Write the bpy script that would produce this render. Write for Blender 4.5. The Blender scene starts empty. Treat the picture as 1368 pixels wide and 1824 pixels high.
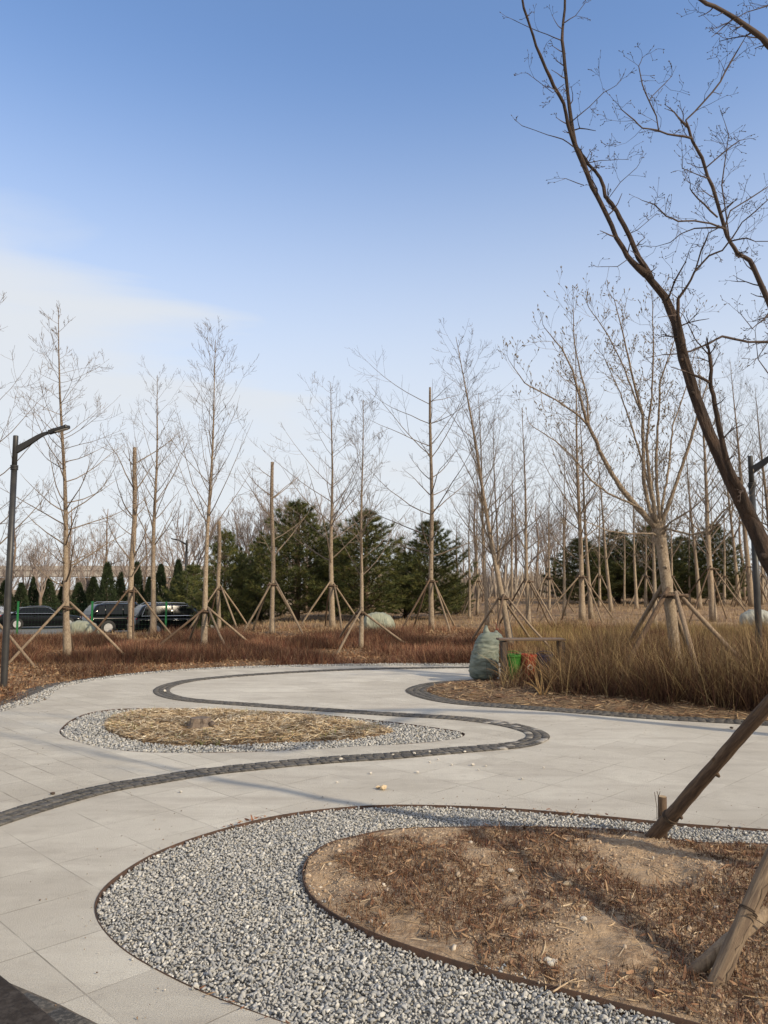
import bpy, math, random
import numpy as np
from mathutils import Vector, Matrix, noise
from mathutils.geometry import tessellate_polygon
scene = bpy.context.scene
C = scene.collection
R = math.radians
random.seed(7); rng = np.random.default_rng(7)

# ------------------------------------------------------------------ camera, sky, sun, exposure
CAM_H = 1.7; PITCH = R(5.74); FPX = 1372.0
cam_d = bpy.data.cameras.new('camera'); cam = bpy.data.objects.new('camera', cam_d); C.objects.link(cam)
cam_d.sensor_fit = 'VERTICAL'; cam_d.sensor_height = 24.0; cam_d.lens = 24.0 * FPX / 1824.0
cam_d.clip_start = 0.05; cam_d.clip_end = 6000
cam.location = (0, 0, CAM_H); cam.rotation_euler = (R(90) + PITCH, 0, 0)
scene.camera = cam

SUN_EL = R(29); SUN_AZ = math.atan2(0.80, -0.60)          # the sun stands behind the camera on the right
scene.view_settings.view_transform = 'Standard'; scene.view_settings.look = 'None'
scene.view_settings.gamma = 1.0; scene.view_settings.exposure = 0.6
world = bpy.data.worlds.new('World'); scene.world = world; world.use_nodes = True
wt = world.node_tree; wt.nodes.clear()
def wn(t, **k):
    n = wt.nodes.new(t)
    for a, b in k.items(): setattr(n, a, b)
    return n
def wmath(op, a, b=None, clamp=False):
    n = wn('ShaderNodeMath', operation=op, use_clamp=clamp)
    for i, v in enumerate((a, b)):
        if v is None: continue
        if isinstance(v, (int, float)): n.inputs[i].default_value = v
        else: wt.links.new(v, n.inputs[i])
    return n.outputs[0]
def wramp(x, a, b, smooth=True):
    n = wn('ShaderNodeMapRange', interpolation_type='SMOOTHSTEP' if smooth else 'LINEAR'); wt.links.new(x, n.inputs[0])
    n.inputs[1].default_value = a; n.inputs[2].default_value = b
    return n.outputs[0]
sky = wn('ShaderNodeTexSky', sky_type='NISHITA', sun_disc=False, sun_elevation=SUN_EL, sun_rotation=SUN_AZ,
         altitude=50, air_density=1.0, dust_density=0.5, ozone_density=3.0)
tc = wn('ShaderNodeTexCoord'); sep = wn('ShaderNodeSeparateXYZ'); wt.links.new(tc.outputs['Generated'], sep.inputs[0])
X_, Y_, Z_ = sep.outputs
mp = wn('ShaderNodeMapping'); mp.inputs['Scale'].default_value = (1.6, 1.6, 9.0); mp.inputs['Rotation'].default_value = (0, R(16), 0)
wt.links.new(tc.outputs['Generated'], mp.inputs[0])
n1 = wn('ShaderNodeTexNoise'); n1.inputs['Scale'].default_value = 1.3; n1.inputs['Detail'].default_value = 5; n1.inputs['Roughness'].default_value = .5
n1.inputs['Distortion'].default_value = .35
wt.links.new(mp.outputs[0], n1.inputs[0])
# thin cirrus: a bank low in the sky, rising towards the left, dissolving upwards
edge = wmath('ADD', Z_, wmath('MULTIPLY', X_, 0.42))
bank = wramp(edge, 0.46, 0.06)
wisp = wramp(wmath('ADD', n1.outputs['Fac'], wmath('MULTIPLY', bank, 0.66)), 0.50, 1.18)
mp2 = wn('ShaderNodeMapping'); mp2.inputs['Scale'].default_value = (2.2, 2.2, 15.0); mp2.inputs['Rotation'].default_value = (0, R(20), 0); wt.links.new(tc.outputs['Generated'], mp2.inputs[0])
n2 = wn('ShaderNodeTexNoise'); n2.inputs['Scale'].default_value = 2.4; n2.inputs['Detail'].default_value = 8; n2.inputs['Roughness'].default_value = .58; n2.inputs['Distortion'].default_value = .5; wt.links.new(mp2.outputs[0], n2.inputs[0])
streak = wmath('MULTIPLY', wramp(n2.outputs['Fac'], .36, .68), wramp(edge, .36, .18))
wisp = wmath('MAXIMUM', wisp, wmath('MULTIPLY', streak, .85))
cover = wmath('MULTIPLY', wisp, 0.95, True)
cover = wmath('MULTIPLY', cover, wramp(Z_, .56, .32), True)
low = wmath('MULTIPLY', wramp(Z_, 0.62, 0.12), 0.93)
fac = wmath('MAXIMUM', cover, low)
# unseen warm-white cloud added overhead and behind the camera to warm ambient light
warm_fill = wmath('MULTIPLY', wmath('MAXIMUM', wramp(Z_, .72, .92), wramp(Y_, .12, -.35)), .72)
fac2 = wmath('MULTIPLY', warm_fill, wramp(n1.outputs['Fac'], .2, .55))
mix = wn('ShaderNodeMixRGB'); wt.links.new(fac, mix.inputs[0]); tint = wn('ShaderNodeMixRGB', blend_type='MULTIPLY'); tint.inputs[0].default_value = 1; wt.links.new(sky.outputs[0], tint.inputs[1]); tint.inputs[2].default_value = (1.02, 1.02, 1.06, 1); wt.links.new(tint.outputs[0], mix.inputs[1])
mix.inputs[2].default_value = (3.42, 3.55, 3.70, 1)
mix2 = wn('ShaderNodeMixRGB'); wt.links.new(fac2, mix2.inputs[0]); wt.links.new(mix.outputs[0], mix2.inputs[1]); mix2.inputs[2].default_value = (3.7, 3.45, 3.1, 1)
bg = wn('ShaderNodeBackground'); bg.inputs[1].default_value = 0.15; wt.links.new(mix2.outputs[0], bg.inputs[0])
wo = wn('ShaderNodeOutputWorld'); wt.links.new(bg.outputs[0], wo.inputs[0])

sun_d = bpy.data.lights.new('sun', 'SUN'); sun_d.energy = 3.2; sun_d.angle = R(1.3); sun_d.color = (1.0, 0.84, 0.62)
sun = bpy.data.objects.new('sun', sun_d); C.objects.link(sun)
sd = Vector((math.sin(SUN_AZ) * math.cos(SUN_EL), math.cos(SUN_AZ) * math.cos(SUN_EL), math.sin(SUN_EL)))
sun.rotation_euler = sd.to_track_quat('Z', 'Y').to_euler()

# ------------------------------------------------------------------ terrain and survey helpers
def ss(a, b, x):
    t = np.clip((np.asarray(x, float) - a) / (b - a), 0, 1); return t * t * (3 - 2 * t)
def terrain(x, y):
    wl = 1 - ss(-9, -5, x); wr = ss(1, 9, x)
    return (0.30 * ss(18.5, 27, y) * (1 - .85 * (1 - ss(-8.5, -3, x))) - 1.05 * wl * ss(28.5, 34.5, y) + 0.55 * wr * ss(22, 50, y) + 0.5 * wr * ss(50, 90, y)
            - 0.3 * (1 - wr) * (1 - wl) * ss(45, 80, y))
cP, sP = math.cos(PITCH), math.sin(PITCH)
def ray(u, v):
    x = (u - 684) / FPX; yu = (912 - v) / FPX
    return Vector((x, cP - yu * sP, sP + yu * cP))
def P(u, v, Y):                              # a surveyed point at distance Y
    d = ray(u, v); return Vector((d.x / d.y * Y, Y, CAM_H + d.z / d.y * Y))
def G(u, v):                                 # a surveyed point on the ground
    d = ray(u, v); t = 0.5
    while t < 400:
        p = Vector((d.x * t, d.y * t, CAM_H + d.z * t))
        if p.z <= float(terrain(p.x, p.y)): break
        t *= 1.003
    return Vector((p.x, p.y, float(terrain(p.x, p.y))))
def G0(u, v, z=0.0):
    d = ray(u, v); t = (z - CAM_H) / d.z; return (d.x * t, d.y * t)
def curve(px, step=0.12, ground=True, closed=False):
    pts = [G0(*p) for p in px] if ground else list(px)
    n = len(pts); out = []
    rg = range(n) if closed else range(n - 1)
    for i in rg:
        g = (lambda k: pts[k % n]) if closed else (lambda k: pts[min(max(k, 0), n - 1)])
        p0, p1, p2, p3 = map(np.array, (g(i - 1), g(i), g(i + 1), g(i + 2)))
        L = np.linalg.norm(p2 - p1); m = max(1, int(L / step))
        # centripetal parameterisation avoids loops
        t0 = 0.0; t1 = t0 + max(np.linalg.norm(p1 - p0), 1e-3) ** .5; t2 = t1 + max(L, 1e-3) ** .5; t3 = t2 + max(np.linalg.norm(p3 - p2), 1e-3) ** .5
        for k in range(m):
            t = t1 + (t2 - t1) * k / m
            A1 = (t1 - t) / (t1 - t0) * p0 + (t - t0) / (t1 - t0) * p1; A2 = (t2 - t) / (t2 - t1) * p1 + (t - t1) / (t2 - t1) * p2
            A3 = (t3 - t) / (t3 - t2) * p2 + (t - t2) / (t3 - t2) * p3
            B1 = (t2 - t) / (t2 - t0) * A1 + (t - t0) / (t2 - t0) * A2; B2 = (t3 - t) / (t3 - t1) * A2 + (t - t1) / (t3 - t1) * A3
            out.append(tuple((t2 - t) / (t2 - t1) * B1 + (t - t1) / (t2 - t1) * B2))
    if not closed: out.append(tuple(pts[-1]))
    return out
def inside(poly, x, y):
    poly = np.asarray(poly); x = np.asarray(x); y = np.asarray(y); r = np.zeros(x.shape, bool)
    n = len(poly)
    for i in range(n):
        x1, y1 = poly[i]; x2, y2 = poly[(i + 1) % n]
        if y1 == y2: continue
        c = ((y1 > y) != (y2 > y)) & (x < (x2 - x1) * (y - y1) / (y2 - y1) + x1); r ^= c
    return r
def pdist(poly, x, y, closed=True):
    poly = np.asarray(poly, float); x = np.asarray(x, float); y = np.asarray(y, float); best = np.full(x.shape, 1e9)
    n = len(poly)
    for i in range(n if closed else n - 1):
        ax, ay = poly[i]; bx, by = poly[(i + 1) % n]; dx, dy = bx - ax, by - ay
        t = np.clip(((x - ax) * dx + (y - ay) * dy) / (dx * dx + dy * dy + 1e-12), 0, 1)
        best = np.minimum(best, np.hypot(x - ax - t * dx, y - ay - t * dy))
    return best

# ------------------------------------------------------------------ materials
MATS = {}
def mat(name, base=(.5, .5, .5), rough=.8, var=None, scale=8, var2=None, scale2=40, bump=0, bscale=60, stretch=(1, 1, 1),
        metal=0, attr=None, spec=.4, objrand=0, sss=0, coat=0, hi=None):
    if name in MATS: return MATS[name]
    m = bpy.data.materials.new(name); m.use_nodes = True; t = m.node_tree; b = t.nodes['Principled BSDF']
    b.inputs['Roughness'].default_value = rough; b.inputs['Metallic'].default_value = metal
    b.inputs['Specular IOR Level'].default_value = spec; b.inputs['Coat Weight'].default_value = coat
    b.inputs['Base Color'].default_value = (*base, 1)
    N = t.nodes.new; L = t.links.new
    tcn = N('ShaderNodeTexCoord'); mpn = N('ShaderNodeMapping'); L(tcn.outputs['Object'], mpn.inputs[0]); mpn.inputs['Scale'].default_value = stretch
    src = None
    if attr:
        a = N('ShaderNodeAttribute'); a.attribute_name = attr; src = a.outputs['Color']
    def layer(src, col, sc, lo=.38, hi=.66):
        nz = N('ShaderNodeTexNoise'); nz.inputs['Scale'].default_value = sc; nz.inputs['Detail'].default_value = 6; nz.inputs['Roughness'].default_value = .6
        L(mpn.outputs[0], nz.inputs[0]); mr = N('ShaderNodeMapRange'); mr.inputs[1].default_value = lo; mr.inputs[2].default_value = hi; L(nz.outputs['Fac'], mr.inputs[0])
        mx = N('ShaderNodeMixRGB'); L(mr.outputs[0], mx.inputs[0]); mx.inputs[2].default_value = (*col, 1)
        if src is None: mx.inputs[1].default_value = (*base, 1)
        else: L(src, mx.inputs[1])
        return mx.outputs[0]
    if var: src = layer(src, var, scale)
    if hi is not None:
        sx = N('ShaderNodeSeparateXYZ'); L(tcn.outputs['Object'], sx.inputs[0]); nz = N('ShaderNodeTexNoise'); nz.inputs['Scale'].default_value = 1.3; L(tcn.outputs['Object'], nz.inputs[0])
        ad = N('ShaderNodeMath'); ad.operation = 'MULTIPLY_ADD'; L(nz.outputs['Fac'], ad.inputs[0]); ad.inputs[1].default_value = 3.5; L(sx.outputs[2], ad.inputs[2])
        mr = N('ShaderNodeMapRange'); L(ad.outputs[0], mr.inputs[0]); mr.inputs[1].default_value = 4.0; mr.inputs[2].default_value = 6.4; mx = N('ShaderNodeMixRGB'); L(mr.outputs[0], mx.inputs[0]); L(src, mx.inputs[1]); mx.inputs[2].default_value = (*hi, 1); src = mx.outputs[0]
    if var2: src = layer(src, var2, scale2, .45, .72)
    if objrand:
        oi = N('ShaderNodeObjectInfo'); hs = N('ShaderNodeHueSaturation'); mr = N('ShaderNodeMapRange')
        mr.inputs[3].default_value = 1 - objrand; mr.inputs[4].default_value = 1 + objrand; L(oi.outputs['Random'], mr.inputs[0]); L(mr.outputs[0], hs.inputs['Value'])
        if src is None: hs.inputs['Color'].default_value = (*base, 1)
        else: L(src, hs.inputs['Color'])
        src = hs.outputs[0]
    if src is not None: L(src, b.inputs['Base Color'])
    if bump:
        nz = N('ShaderNodeTexNoise'); nz.inputs['Scale'].default_value = bscale; nz.inputs['Detail'].default_value = 7; nz.inputs['Roughness'].default_value = .65; L(mpn.outputs[0], nz.inputs[0])
        bp = N('ShaderNodeBump'); bp.inputs['Strength'].default_value = 1; bp.inputs['Distance'].default_value = bump; L(nz.outputs['Fac'], bp.inputs['Height']); L(bp.outputs[0], b.inputs['Normal'])
    MATS[name] = m; return m

def paving_mat(name, wx, wy, c1, c2, ox, oy, joint=.0035, stain=True):
    m = bpy.data.materials.new(name); m.use_nodes = True; t = m.node_tree; b = t.nodes['Principled BSDF']; N = t.nodes.new; L = t.links.new
    tcn = N('ShaderNodeTexCoord'); mpn = N('ShaderNodeMapping'); L(tcn.outputs['Object'], mpn.inputs[0])
    mpn.inputs['Rotation'].default_value = (0, 0, R(45)); mpn.inputs['Location'].default_value = (ox, oy, 0)
    wob = N('ShaderNodeTexNoise'); wob.inputs['Scale'].default_value = 1.1; L(tcn.outputs['Object'], wob.inputs[0])
    br = N('ShaderNodeTexBrick'); L(mpn.outputs[0], br.inputs[0]); br.offset = 0.0; br.offset_frequency = 2; br.squash = 1
    br.inputs['Scale'].default_value = 1; br.inputs['Brick Width'].default_value = wx; br.inputs['Row Height'].default_value = wy
    br.inputs['Mortar Size'].default_value = joint; br.inputs['Mortar Smooth'].default_value = .3; br.inputs['Bias'].default_value = 0
    br.inputs['Color1'].default_value = (*c1, 1); br.inputs['Color2'].default_value = (*c2, 1); br.inputs['Mortar'].default_value = (*c1, 1)
    def nz(sc, det=6, rough=.6, src=None):
        n = N('ShaderNodeTexNoise'); n.inputs['Scale'].default_value = sc; n.inputs['Detail'].default_value = det; n.inputs['Roughness'].default_value = rough
        L((src or tcn.outputs['Object']), n.inputs[0]); return n.outputs['Fac']
    def rng_(x, a, b_, c=0., d=1.):
        n = N('ShaderNodeMapRange'); L(x, n.inputs[0]); n.inputs[1].default_value = a; n.inputs[2].default_value = b_; n.inputs[3].default_value = c; n.inputs[4].default_value = d; return n.outputs[0]
    def mixc(f, a, col=None, mode='MIX', fv=None):
        n = N('ShaderNodeMixRGB'); n.blend_type = mode
        if f is None: n.inputs[0].default_value = fv
        else: L(f, n.inputs[0])
        L(a, n.inputs[1])
        if isinstance(col, tuple): n.inputs[2].default_value = (*col, 1)
        else: L(col, n.inputs[2])
        return n.outputs[0]
    col = br.outputs['Color']
    col = mixc(rng_(nz(.55), .42, .66, 0, .8), col, (c2[0] * .82, c2[1] * .80, c2[2] * .78))         # worn, dirty drifts
    st = N('ShaderNodeMapping'); L(tcn.outputs['Object'], st.inputs[0]); st.inputs['Rotation'].default_value = (0, 0, R(30)); st.inputs['Scale'].default_value = (.5, 2.4, 1)
    col = mixc(rng_(nz(1.5, 5, .6, st.outputs[0]), .48, .68, 0, .5), col, (.32, .285, .245))                # wash stains
    col = mixc(rng_(nz(2.6), .55, .75, 0, .35), col, (min(c1[0] * 1.18, .8), min(c1[1] * 1.17, .8), min(c1[2] * 1.15, .8)))
    col = mixc(rng_(nz(9), .56, .78, 0, .4), col, (.27, .24, .21))
    col = mixc(rng_(nz(24, 5, .7), .60, .75, 0, .35), col, (.30, .26, .22))
    spk = nz(210, 3, .7); col = mixc(rng_(spk, .38, .60, 0, .62), col, (c2[0] * .62, c2[1] * .60, c2[2] * .58))          # granite speckle
    # joints: dark with grit, broken so that some vanish
    jf = N('ShaderNodeMath'); jf.operation = 'MULTIPLY'; L(br.outputs['Fac'], jf.inputs[0]); L(rng_(nz(1.7, 3), .36, .62, .0, .75), jf.inputs[1])
    col = mixc(jf.outputs[0], col, (.17, .145, .115))
    L(col, b.inputs['Base Color']); b.inputs['Roughness'].default_value = .78; b.inputs['Specular IOR Level'].default_value = .3
    h = N('ShaderNodeMath'); h.operation = 'SUBTRACT'; L(rng_(nz(120, 5, .75), .2, .8, 0, .8), h.inputs[0]); L(jf.outputs[0], h.inputs[1])
    bp = N('ShaderNodeBump'); bp.inputs['Distance'].default_value = .006; bp.inputs['Strength'].default_value = 1; L(h.outputs[0], bp.inputs['Height']); L(bp.outputs[0], b.inputs['Normal'])
    return m

# ------------------------------------------------------------------ mesh helpers
def tag(o, label=None, cat=None, group=None, kind=None):
    if label: o['label'] = label
    if cat: o['category'] = cat
    if group: o['group'] = group
    if kind: o['kind'] = kind
    return o
def empty(name, loc, label=None, cat=None, group=None, rz=0):
    o = bpy.data.objects.new(name, None); C.objects.link(o); o.location = loc; o.rotation_euler = (0, 0, rz); o.empty_display_size = .2
    return tag(o, label, cat, group)
class MB:
    def __init__(s): s.v = []; s.f = []; s.m = []
    def add(s, vs, fs, mi=0):
        o = len(s.v); s.v.extend(vs); s.f.extend([tuple(i + o for i in f) for f in fs]); s.m.extend([mi] * len(fs)); return s
    def box(s, cx, cy, cz, sx, sy, sz, mi=0, rot=None, bev=0):
        hx, hy, hz = sx / 2, sy / 2, sz / 2
        if bev > 0:
            b = min(bev, hx * .9, hy * .9, hz * .9); vs = []; 
            for z, i in ((-hz, b), (-hz + b, 0), (hz - b, 0), (hz, b)):
                for (x, y) in ((-hx, -hy), (hx, -hy), (hx, hy), (-hx, hy)):
                    x2 = math.copysign(abs(x) - i, x); y2 = math.copysign(abs(y) - i, y)
                    for q in ((math.copysign(abs(x2) - (b if (x * y > 0) else 0), x2), math.copysign(abs(y2) - (0 if (x * y > 0) else b), y2)),
                              (math.copysign(abs(x2) - (0 if (x * y > 0) else b), x2), math.copysign(abs(y2) - (b if (x * y > 0) else 0), y2))):
                        vs.append(Vector((q[0], q[1], z)))
            fs = [tuple(range(7, -1, -1)), tuple(range(24, 32))]
            for r in range(3):
                for k in range(8): fs.append((r * 8 + k, r * 8 + (k + 1) % 8, r * 8 + 8 + (k + 1) % 8, r * 8 + 8 + k))
        else:
            vs = [Vector((x, y, z)) for z in (-hz, hz) for (x, y) in ((-hx, -hy), (hx, -hy), (hx, hy), (-hx, hy))]
            fs = [(3, 2, 1, 0), (4, 5, 6, 7), (0, 1, 5, 4), (1, 2, 6, 5), (2, 3, 7, 6), (3, 0, 4, 7)]
        if rot is not None: vs = [rot @ v for v in vs]
        return s.add([(v.x + cx, v.y + cy, v.z + cz) for v in vs], fs, mi)
    def tube(s, pts, rad, n=6, mi=0, cap=True, jit=0):
        k = len(pts); pts = [Vector(p) for p in pts]
        if not hasattr(rad, '__len__'): rad = [rad] * k
        vs = []; a = None
        for i in range(k):
            t = (pts[min(i + 1, k - 1)] - pts[max(i - 1, 0)])
            t = t.normalized() if t.length > 1e-9 else Vector((0, 0, 1))
            if a is None: a = t.orthogonal().normalized()
            else:
                a = a - t * a.dot(t); a = a.normalized() if a.length > 1e-6 else t.orthogonal().normalized()
            b = t.cross(a); r = rad[i]
            for j in range(n):
                an = 2 * math.pi * j / n; rr = r * (1 + (random.uniform(-jit, jit) if jit else 0))
                q = pts[i] + a * (math.cos(an) * rr) + b * (math.sin(an) * rr); vs.append((q.x, q.y, q.z))
        fs = [(i * n + j, i * n + (j + 1) % n, (i + 1) * n + (j + 1) % n, (i + 1) * n + j) for i in range(k - 1) for j in range(n)]
        if cap: fs.append(tuple(range(n - 1, -1, -1))); fs.append(tuple(range((k - 1) * n, k * n)))
        return s.add(vs, fs, mi)
    def lathe(s, prof, n=20, mi=0, c=(0, 0, 0), axis='z'):
        vs = []
        for r, z in prof:
            for j in range(n):
                a = 2 * math.pi * j / n; x, y = r * math.cos(a), r * math.sin(a)
                vs.append((c[0] + x, c[1] + y, c[2] + z) if axis == 'z' else (c[0] + x, c[1] + z, c[2] + y))
        fs = [(i * n + j, i * n + (j + 1) % n, (i + 1) * n + (j + 1) % n, (i + 1) * n + j) for i in range(len(prof) - 1) for j in range(n)]
        if prof[0][0] > 1e-6: fs.append(tuple(range(n - 1, -1, -1)))
        if prof[-1][0] > 1e-6: fs.append(tuple(range((len(prof) - 1) * n, len(prof) * n)))
        return s.add(vs, fs, mi)
    def build(s, name, mats, parent=None, smooth=False, loc=None):
        me = bpy.data.meshes.new(name); me.from_pydata(s.v, [], s.f)
        for m in (mats if isinstance(mats, (list, tuple)) else [mats]): me.materials.append(m)
        if any(s.m): me.polygons.foreach_set('material_index', s.m)
        if smooth: me.polygons.foreach_set('use_smooth', [True] * len(me.polygons))
        me.update(); o = bpy.data.objects.new(name, me); C.objects.link(o)
        if parent: o.parent = parent
        if loc is not None: o.location = loc
        return o
def npmesh(name, V, F, m, col=None, smooth=False, parent=None, mi=None):
    V = np.ascontiguousarray(V, np.float32); F = np.ascontiguousarray(F, np.int32); n, k = F.shape
    me = bpy.data.meshes.new(name); me.vertices.add(len(V)); me.vertices.foreach_set('co', V.ravel())
    me.loops.add(n * k); me.loops.foreach_set('vertex_index', F.ravel()); me.polygons.add(n)
    me.polygons.foreach_set('loop_start', np.arange(0, n * k, k, dtype=np.int32)); me.polygons.foreach_set('loop_total', np.full(n, k, np.int32))
    for q in (m if isinstance(m, (list, tuple)) else [m]): me.materials.append(q)
    if mi is not None: me.polygons.foreach_set('material_index', np.ascontiguousarray(mi, np.int32))
    if smooth: me.polygons.foreach_set('use_smooth', np.ones(n, bool))
    me.update(calc_edges=True)
    if col is not None:
        a = me.color_attributes.new('Col', 'FLOAT_COLOR', 'POINT'); c = np.ones((len(V), 4), np.float32); c[:, :3] = col; a.data.foreach_set('color', c.ravel())
    o = bpy.data.objects.new(name, me); C.objects.link(o)
    if parent: o.parent = parent
    return o
def sheet(name, loops, z, m, thick=0):
    ll = [[Vector((x, y, z)) for x, y in l] for l in loops]; tris = tessellate_polygon(ll); vs = [tuple(v) for l in ll for v in l]
    fs = []
    for t in tris:
        a, b, c = (Vector(vs[i]) for i in t)
        fs.append(t if (b - a).cross(c - a).z > 0 else (t[0], t[2], t[1]))
    mb = MB(); mb.add(vs, fs); return mb.build(name, m)
def blades(pos, h, w, lean, seg=2, curl=.3, flat=False, dirs=None):
    """thin tapering blades: pos (n,3), h,w,lean arrays -> V,F (tris)"""
    n = len(pos); az = rng.uniform(0, 2 * np.pi, n) if dirs is None else dirs; fa = rng.uniform(0, np.pi, n)
    d = np.stack([np.cos(az), np.sin(az), np.zeros(n)], 1); wd = np.stack([np.cos(fa), np.sin(fa), np.zeros(n)], 1)
    rows = []; nseg = seg
    for i in range(nseg + 1):
        t = i / nseg; out = lean * t + curl * lean * t * t; up = t * np.sqrt(np.maximum(1 - np.minimum(lean, .98) ** 2, .02)) - curl * .5 * lean * t * t
        c = pos + d * (out * h)[:, None]; c[:, 2] += up * h
        if i < nseg:
            ww = (w * (1 - .6 * t))[:, None] * .5; rows += [c - wd * ww, c + wd * ww]
        else: rows.append(c)
    V = np.stack(rows, 1).reshape(-1, 3); k = len(rows); base = (np.arange(n) * k)[:, None]; F = []
    for i in range(nseg):
        a = 2 * i
        if i < nseg - 1: F += [base + [a, a + 1, a + 3], base + [a, a + 3, a + 2]]
        else: F += [base + [a, a + 1, a + 2]]
    return V, np.concatenate(F, 0), k
def scatter(poly, density, jitter=True, bbox=None):
    p = np.asarray(poly); lo = p.min(0); hi = p.max(0)
    if bbox: lo = np.maximum(lo, bbox[:2]); hi = np.minimum(hi, bbox[2:])
    c = 1 / math.sqrt(density); gx, gy = np.meshgrid(np.arange(lo[0], hi[0], c), np.arange(lo[1], hi[1], c)); x = gx.ravel(); y = gy.ravel()
    x = x + rng.uniform(-.5, .5, x.size) * c; y = y + rng.uniform(-.5, .5, y.size) * c
    k = inside(poly, x, y); return x[k], y[k]
def fnoise(x, y, s, seed=0):
    return np.array([noise.noise(Vector((a * s + seed, b * s - seed, seed * .37))) for a, b in zip(x, y)])
def fit_view(x, y, m=120):                  # keep what the camera and a step beside it can see
    u = 684 + FPX * x / np.maximum(y, .3); return (u > -m - 500 / np.maximum(y, 1)) & (u < 1368 + m + 500 / np.maximum(y, 1)) & (y > .6)
# ------------------------------------------------------------------ traced layout of the place
far_edge = curve([(2600,1192),(1700,1188),(1200,1186),(1000,1186),(870,1186),(700,1186),(500,1188.5),(365,1193),(292,1198),(219,1205),(175,1211),(146,1216.5),(120,1222),(102,1229),(91,1238.5),(84,1246),(55,1255),(29,1260),(0,1269),(-80,1285),(-300,1330)])
s_px = [(1700,1190),(1300,1189),(1000,1188.5),(870,1189),(700,1191),(600,1194),(500,1199),(402,1206),(340,1212.5),(302,1221),(288,1229),(294,1238),(320,1245),(356,1249.5),(430,1255),(500,1260),(578,1265.3),(697,1273.3),(776,1277.5),(835,1282),(894,1290),(934,1299),(953,1306),(958,1314),(945,1322),(920,1328),(855,1334),(776,1340.5),(697,1347.5),(618,1352.5),(539,1358.6),(460,1366.3),(365,1376.5),(274,1391),(183,1407),(90,1432),(0,1460.5),(-90,1492),(-260,1560)]
s_line = curve(s_px, .05)
bed1_out = curve([(2100,1520),(1700,1500),(1368,1478),(1200,1466),(1050,1452),(950,1443),(850,1437),(760,1434),(660,1435),(560,1443),(480,1456),(400,1476),(330,1498),(270,1522),(220,1552),(185,1582),(170,1608),(172,1635),(190,1663),(225,1695),(280,1728),(340,1758),(400,1783),(460,1805),(520,1826),(640,1866),(800,1910),(1100,1990),(1600,2100),(2300,2150)], .06, closed=False)
bed1_in = curve([(2000,1535),(1600,1518),(1368,1505),(1209,1499),(1144,1485),(1034,1477),(859,1474),(769,1475),(684,1480),(640,1490),(590,1503),(558,1522),(541,1545),(541,1570),(555,1598),(590,1627),(640,1653),(684,1672),(809,1715),(924,1745),(1034,1772),(1119,1795),(1189,1812),(1300,1842),(1500,1890),(2200,1960)], .05, closed=False)
mid_out = curve([(106,1306),(112,1295),(130,1281),(160,1270),(200,1264),(250,1262),(330,1262),(400,1264),(500,1268),(560,1272),(640,1280),(720,1289),(780,1297),(815,1303),(828,1308),(820,1314),(790,1320),(720,1326),(640,1330),(560,1335),(480,1339),(400,1341),(330,1342),(250,1340),(190,1334),(150,1325),(120,1316)], .06, closed=True)
mid_in = curve([(188,1292),(200,1280),(240,1271),(300,1268),(370,1268),(450,1272),(550,1278),(620,1286),(680,1297),(700,1303),(680,1309),(600,1318),(500,1322),(400,1327),(300,1326),(250,1320),(210,1310),(190,1300)], .06, closed=True)
isl_out = curve([(2300,1345),(1700,1310),(1368,1293),(1298,1289),(1157,1281),(1008,1269.4),(894,1261),(815,1255),(768,1248),(736,1239),(723,1230.5),(736,1222.6),(768,1216),(800,1213.5),(833,1211.5),(900,1209),(1000,1207),(1150,1204),(1400,1202),(2300,1205)], .12)
def offset(line, d):
    p = np.array(line); t = np.gradient(p, axis=0); t /= np.linalg.norm(t, axis=1)[:, None] + 1e-9
    return p + np.stack([-t[:, 1], t[:, 0]], 1) * d
isl_in = [tuple(q) for q in offset(isl_out, -.34)]
if not inside(isl_out, np.array([isl_in[60][0]]), np.array([isl_in[60][1]]))[0]: isl_in = [tuple(q) for q in offset(isl_out, .34)]

M_pave = paving_mat('granite slab paving', .55, .55, (.69, .665, .585), (.55, .525, .46), .02, .11)
M_pave2 = paving_mat('narrow granite paving', .55, .275, (.66, .635, .555), (.52, .495, .43), .1, .02, .0045)
M_soil = mat('bare tan soil', (.36, .26, .165), .95, (.22, .145, .088), 5, (.43, .325, .22), 26, .022, 45)
M_dirt = mat('dark planting soil', (.17, .115, .07), .95, (.26, .185, .11), 1.8, (.10, .065, .04), 14, .02, 40)
M_gbase = mat('gravel bed base', (.27, .26, .235), .95, (.17, .16, .145), 60, None, 0, .01, 90)
M_stone = mat('crushed limestone', (1, 1, 1), .75, attr='Col', bump=.0015, bscale=180, var=None)
M_rust = mat('rusty steel edging', (.045, .030, .023), .92, (.085, .048, .032), 14, None, 0, .002, 60)
M_sett = mat('dark basalt setts', (.082, .076, .068), .85, (.045, .042, .038), 30, (.15, .14, .125), 60, .004, 70, attr='Col')
M_asph = mat('car park asphalt', (.12, .125, .12), .9, (.15, .155, .15), 1.2, None, 0, .004, 80)

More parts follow.
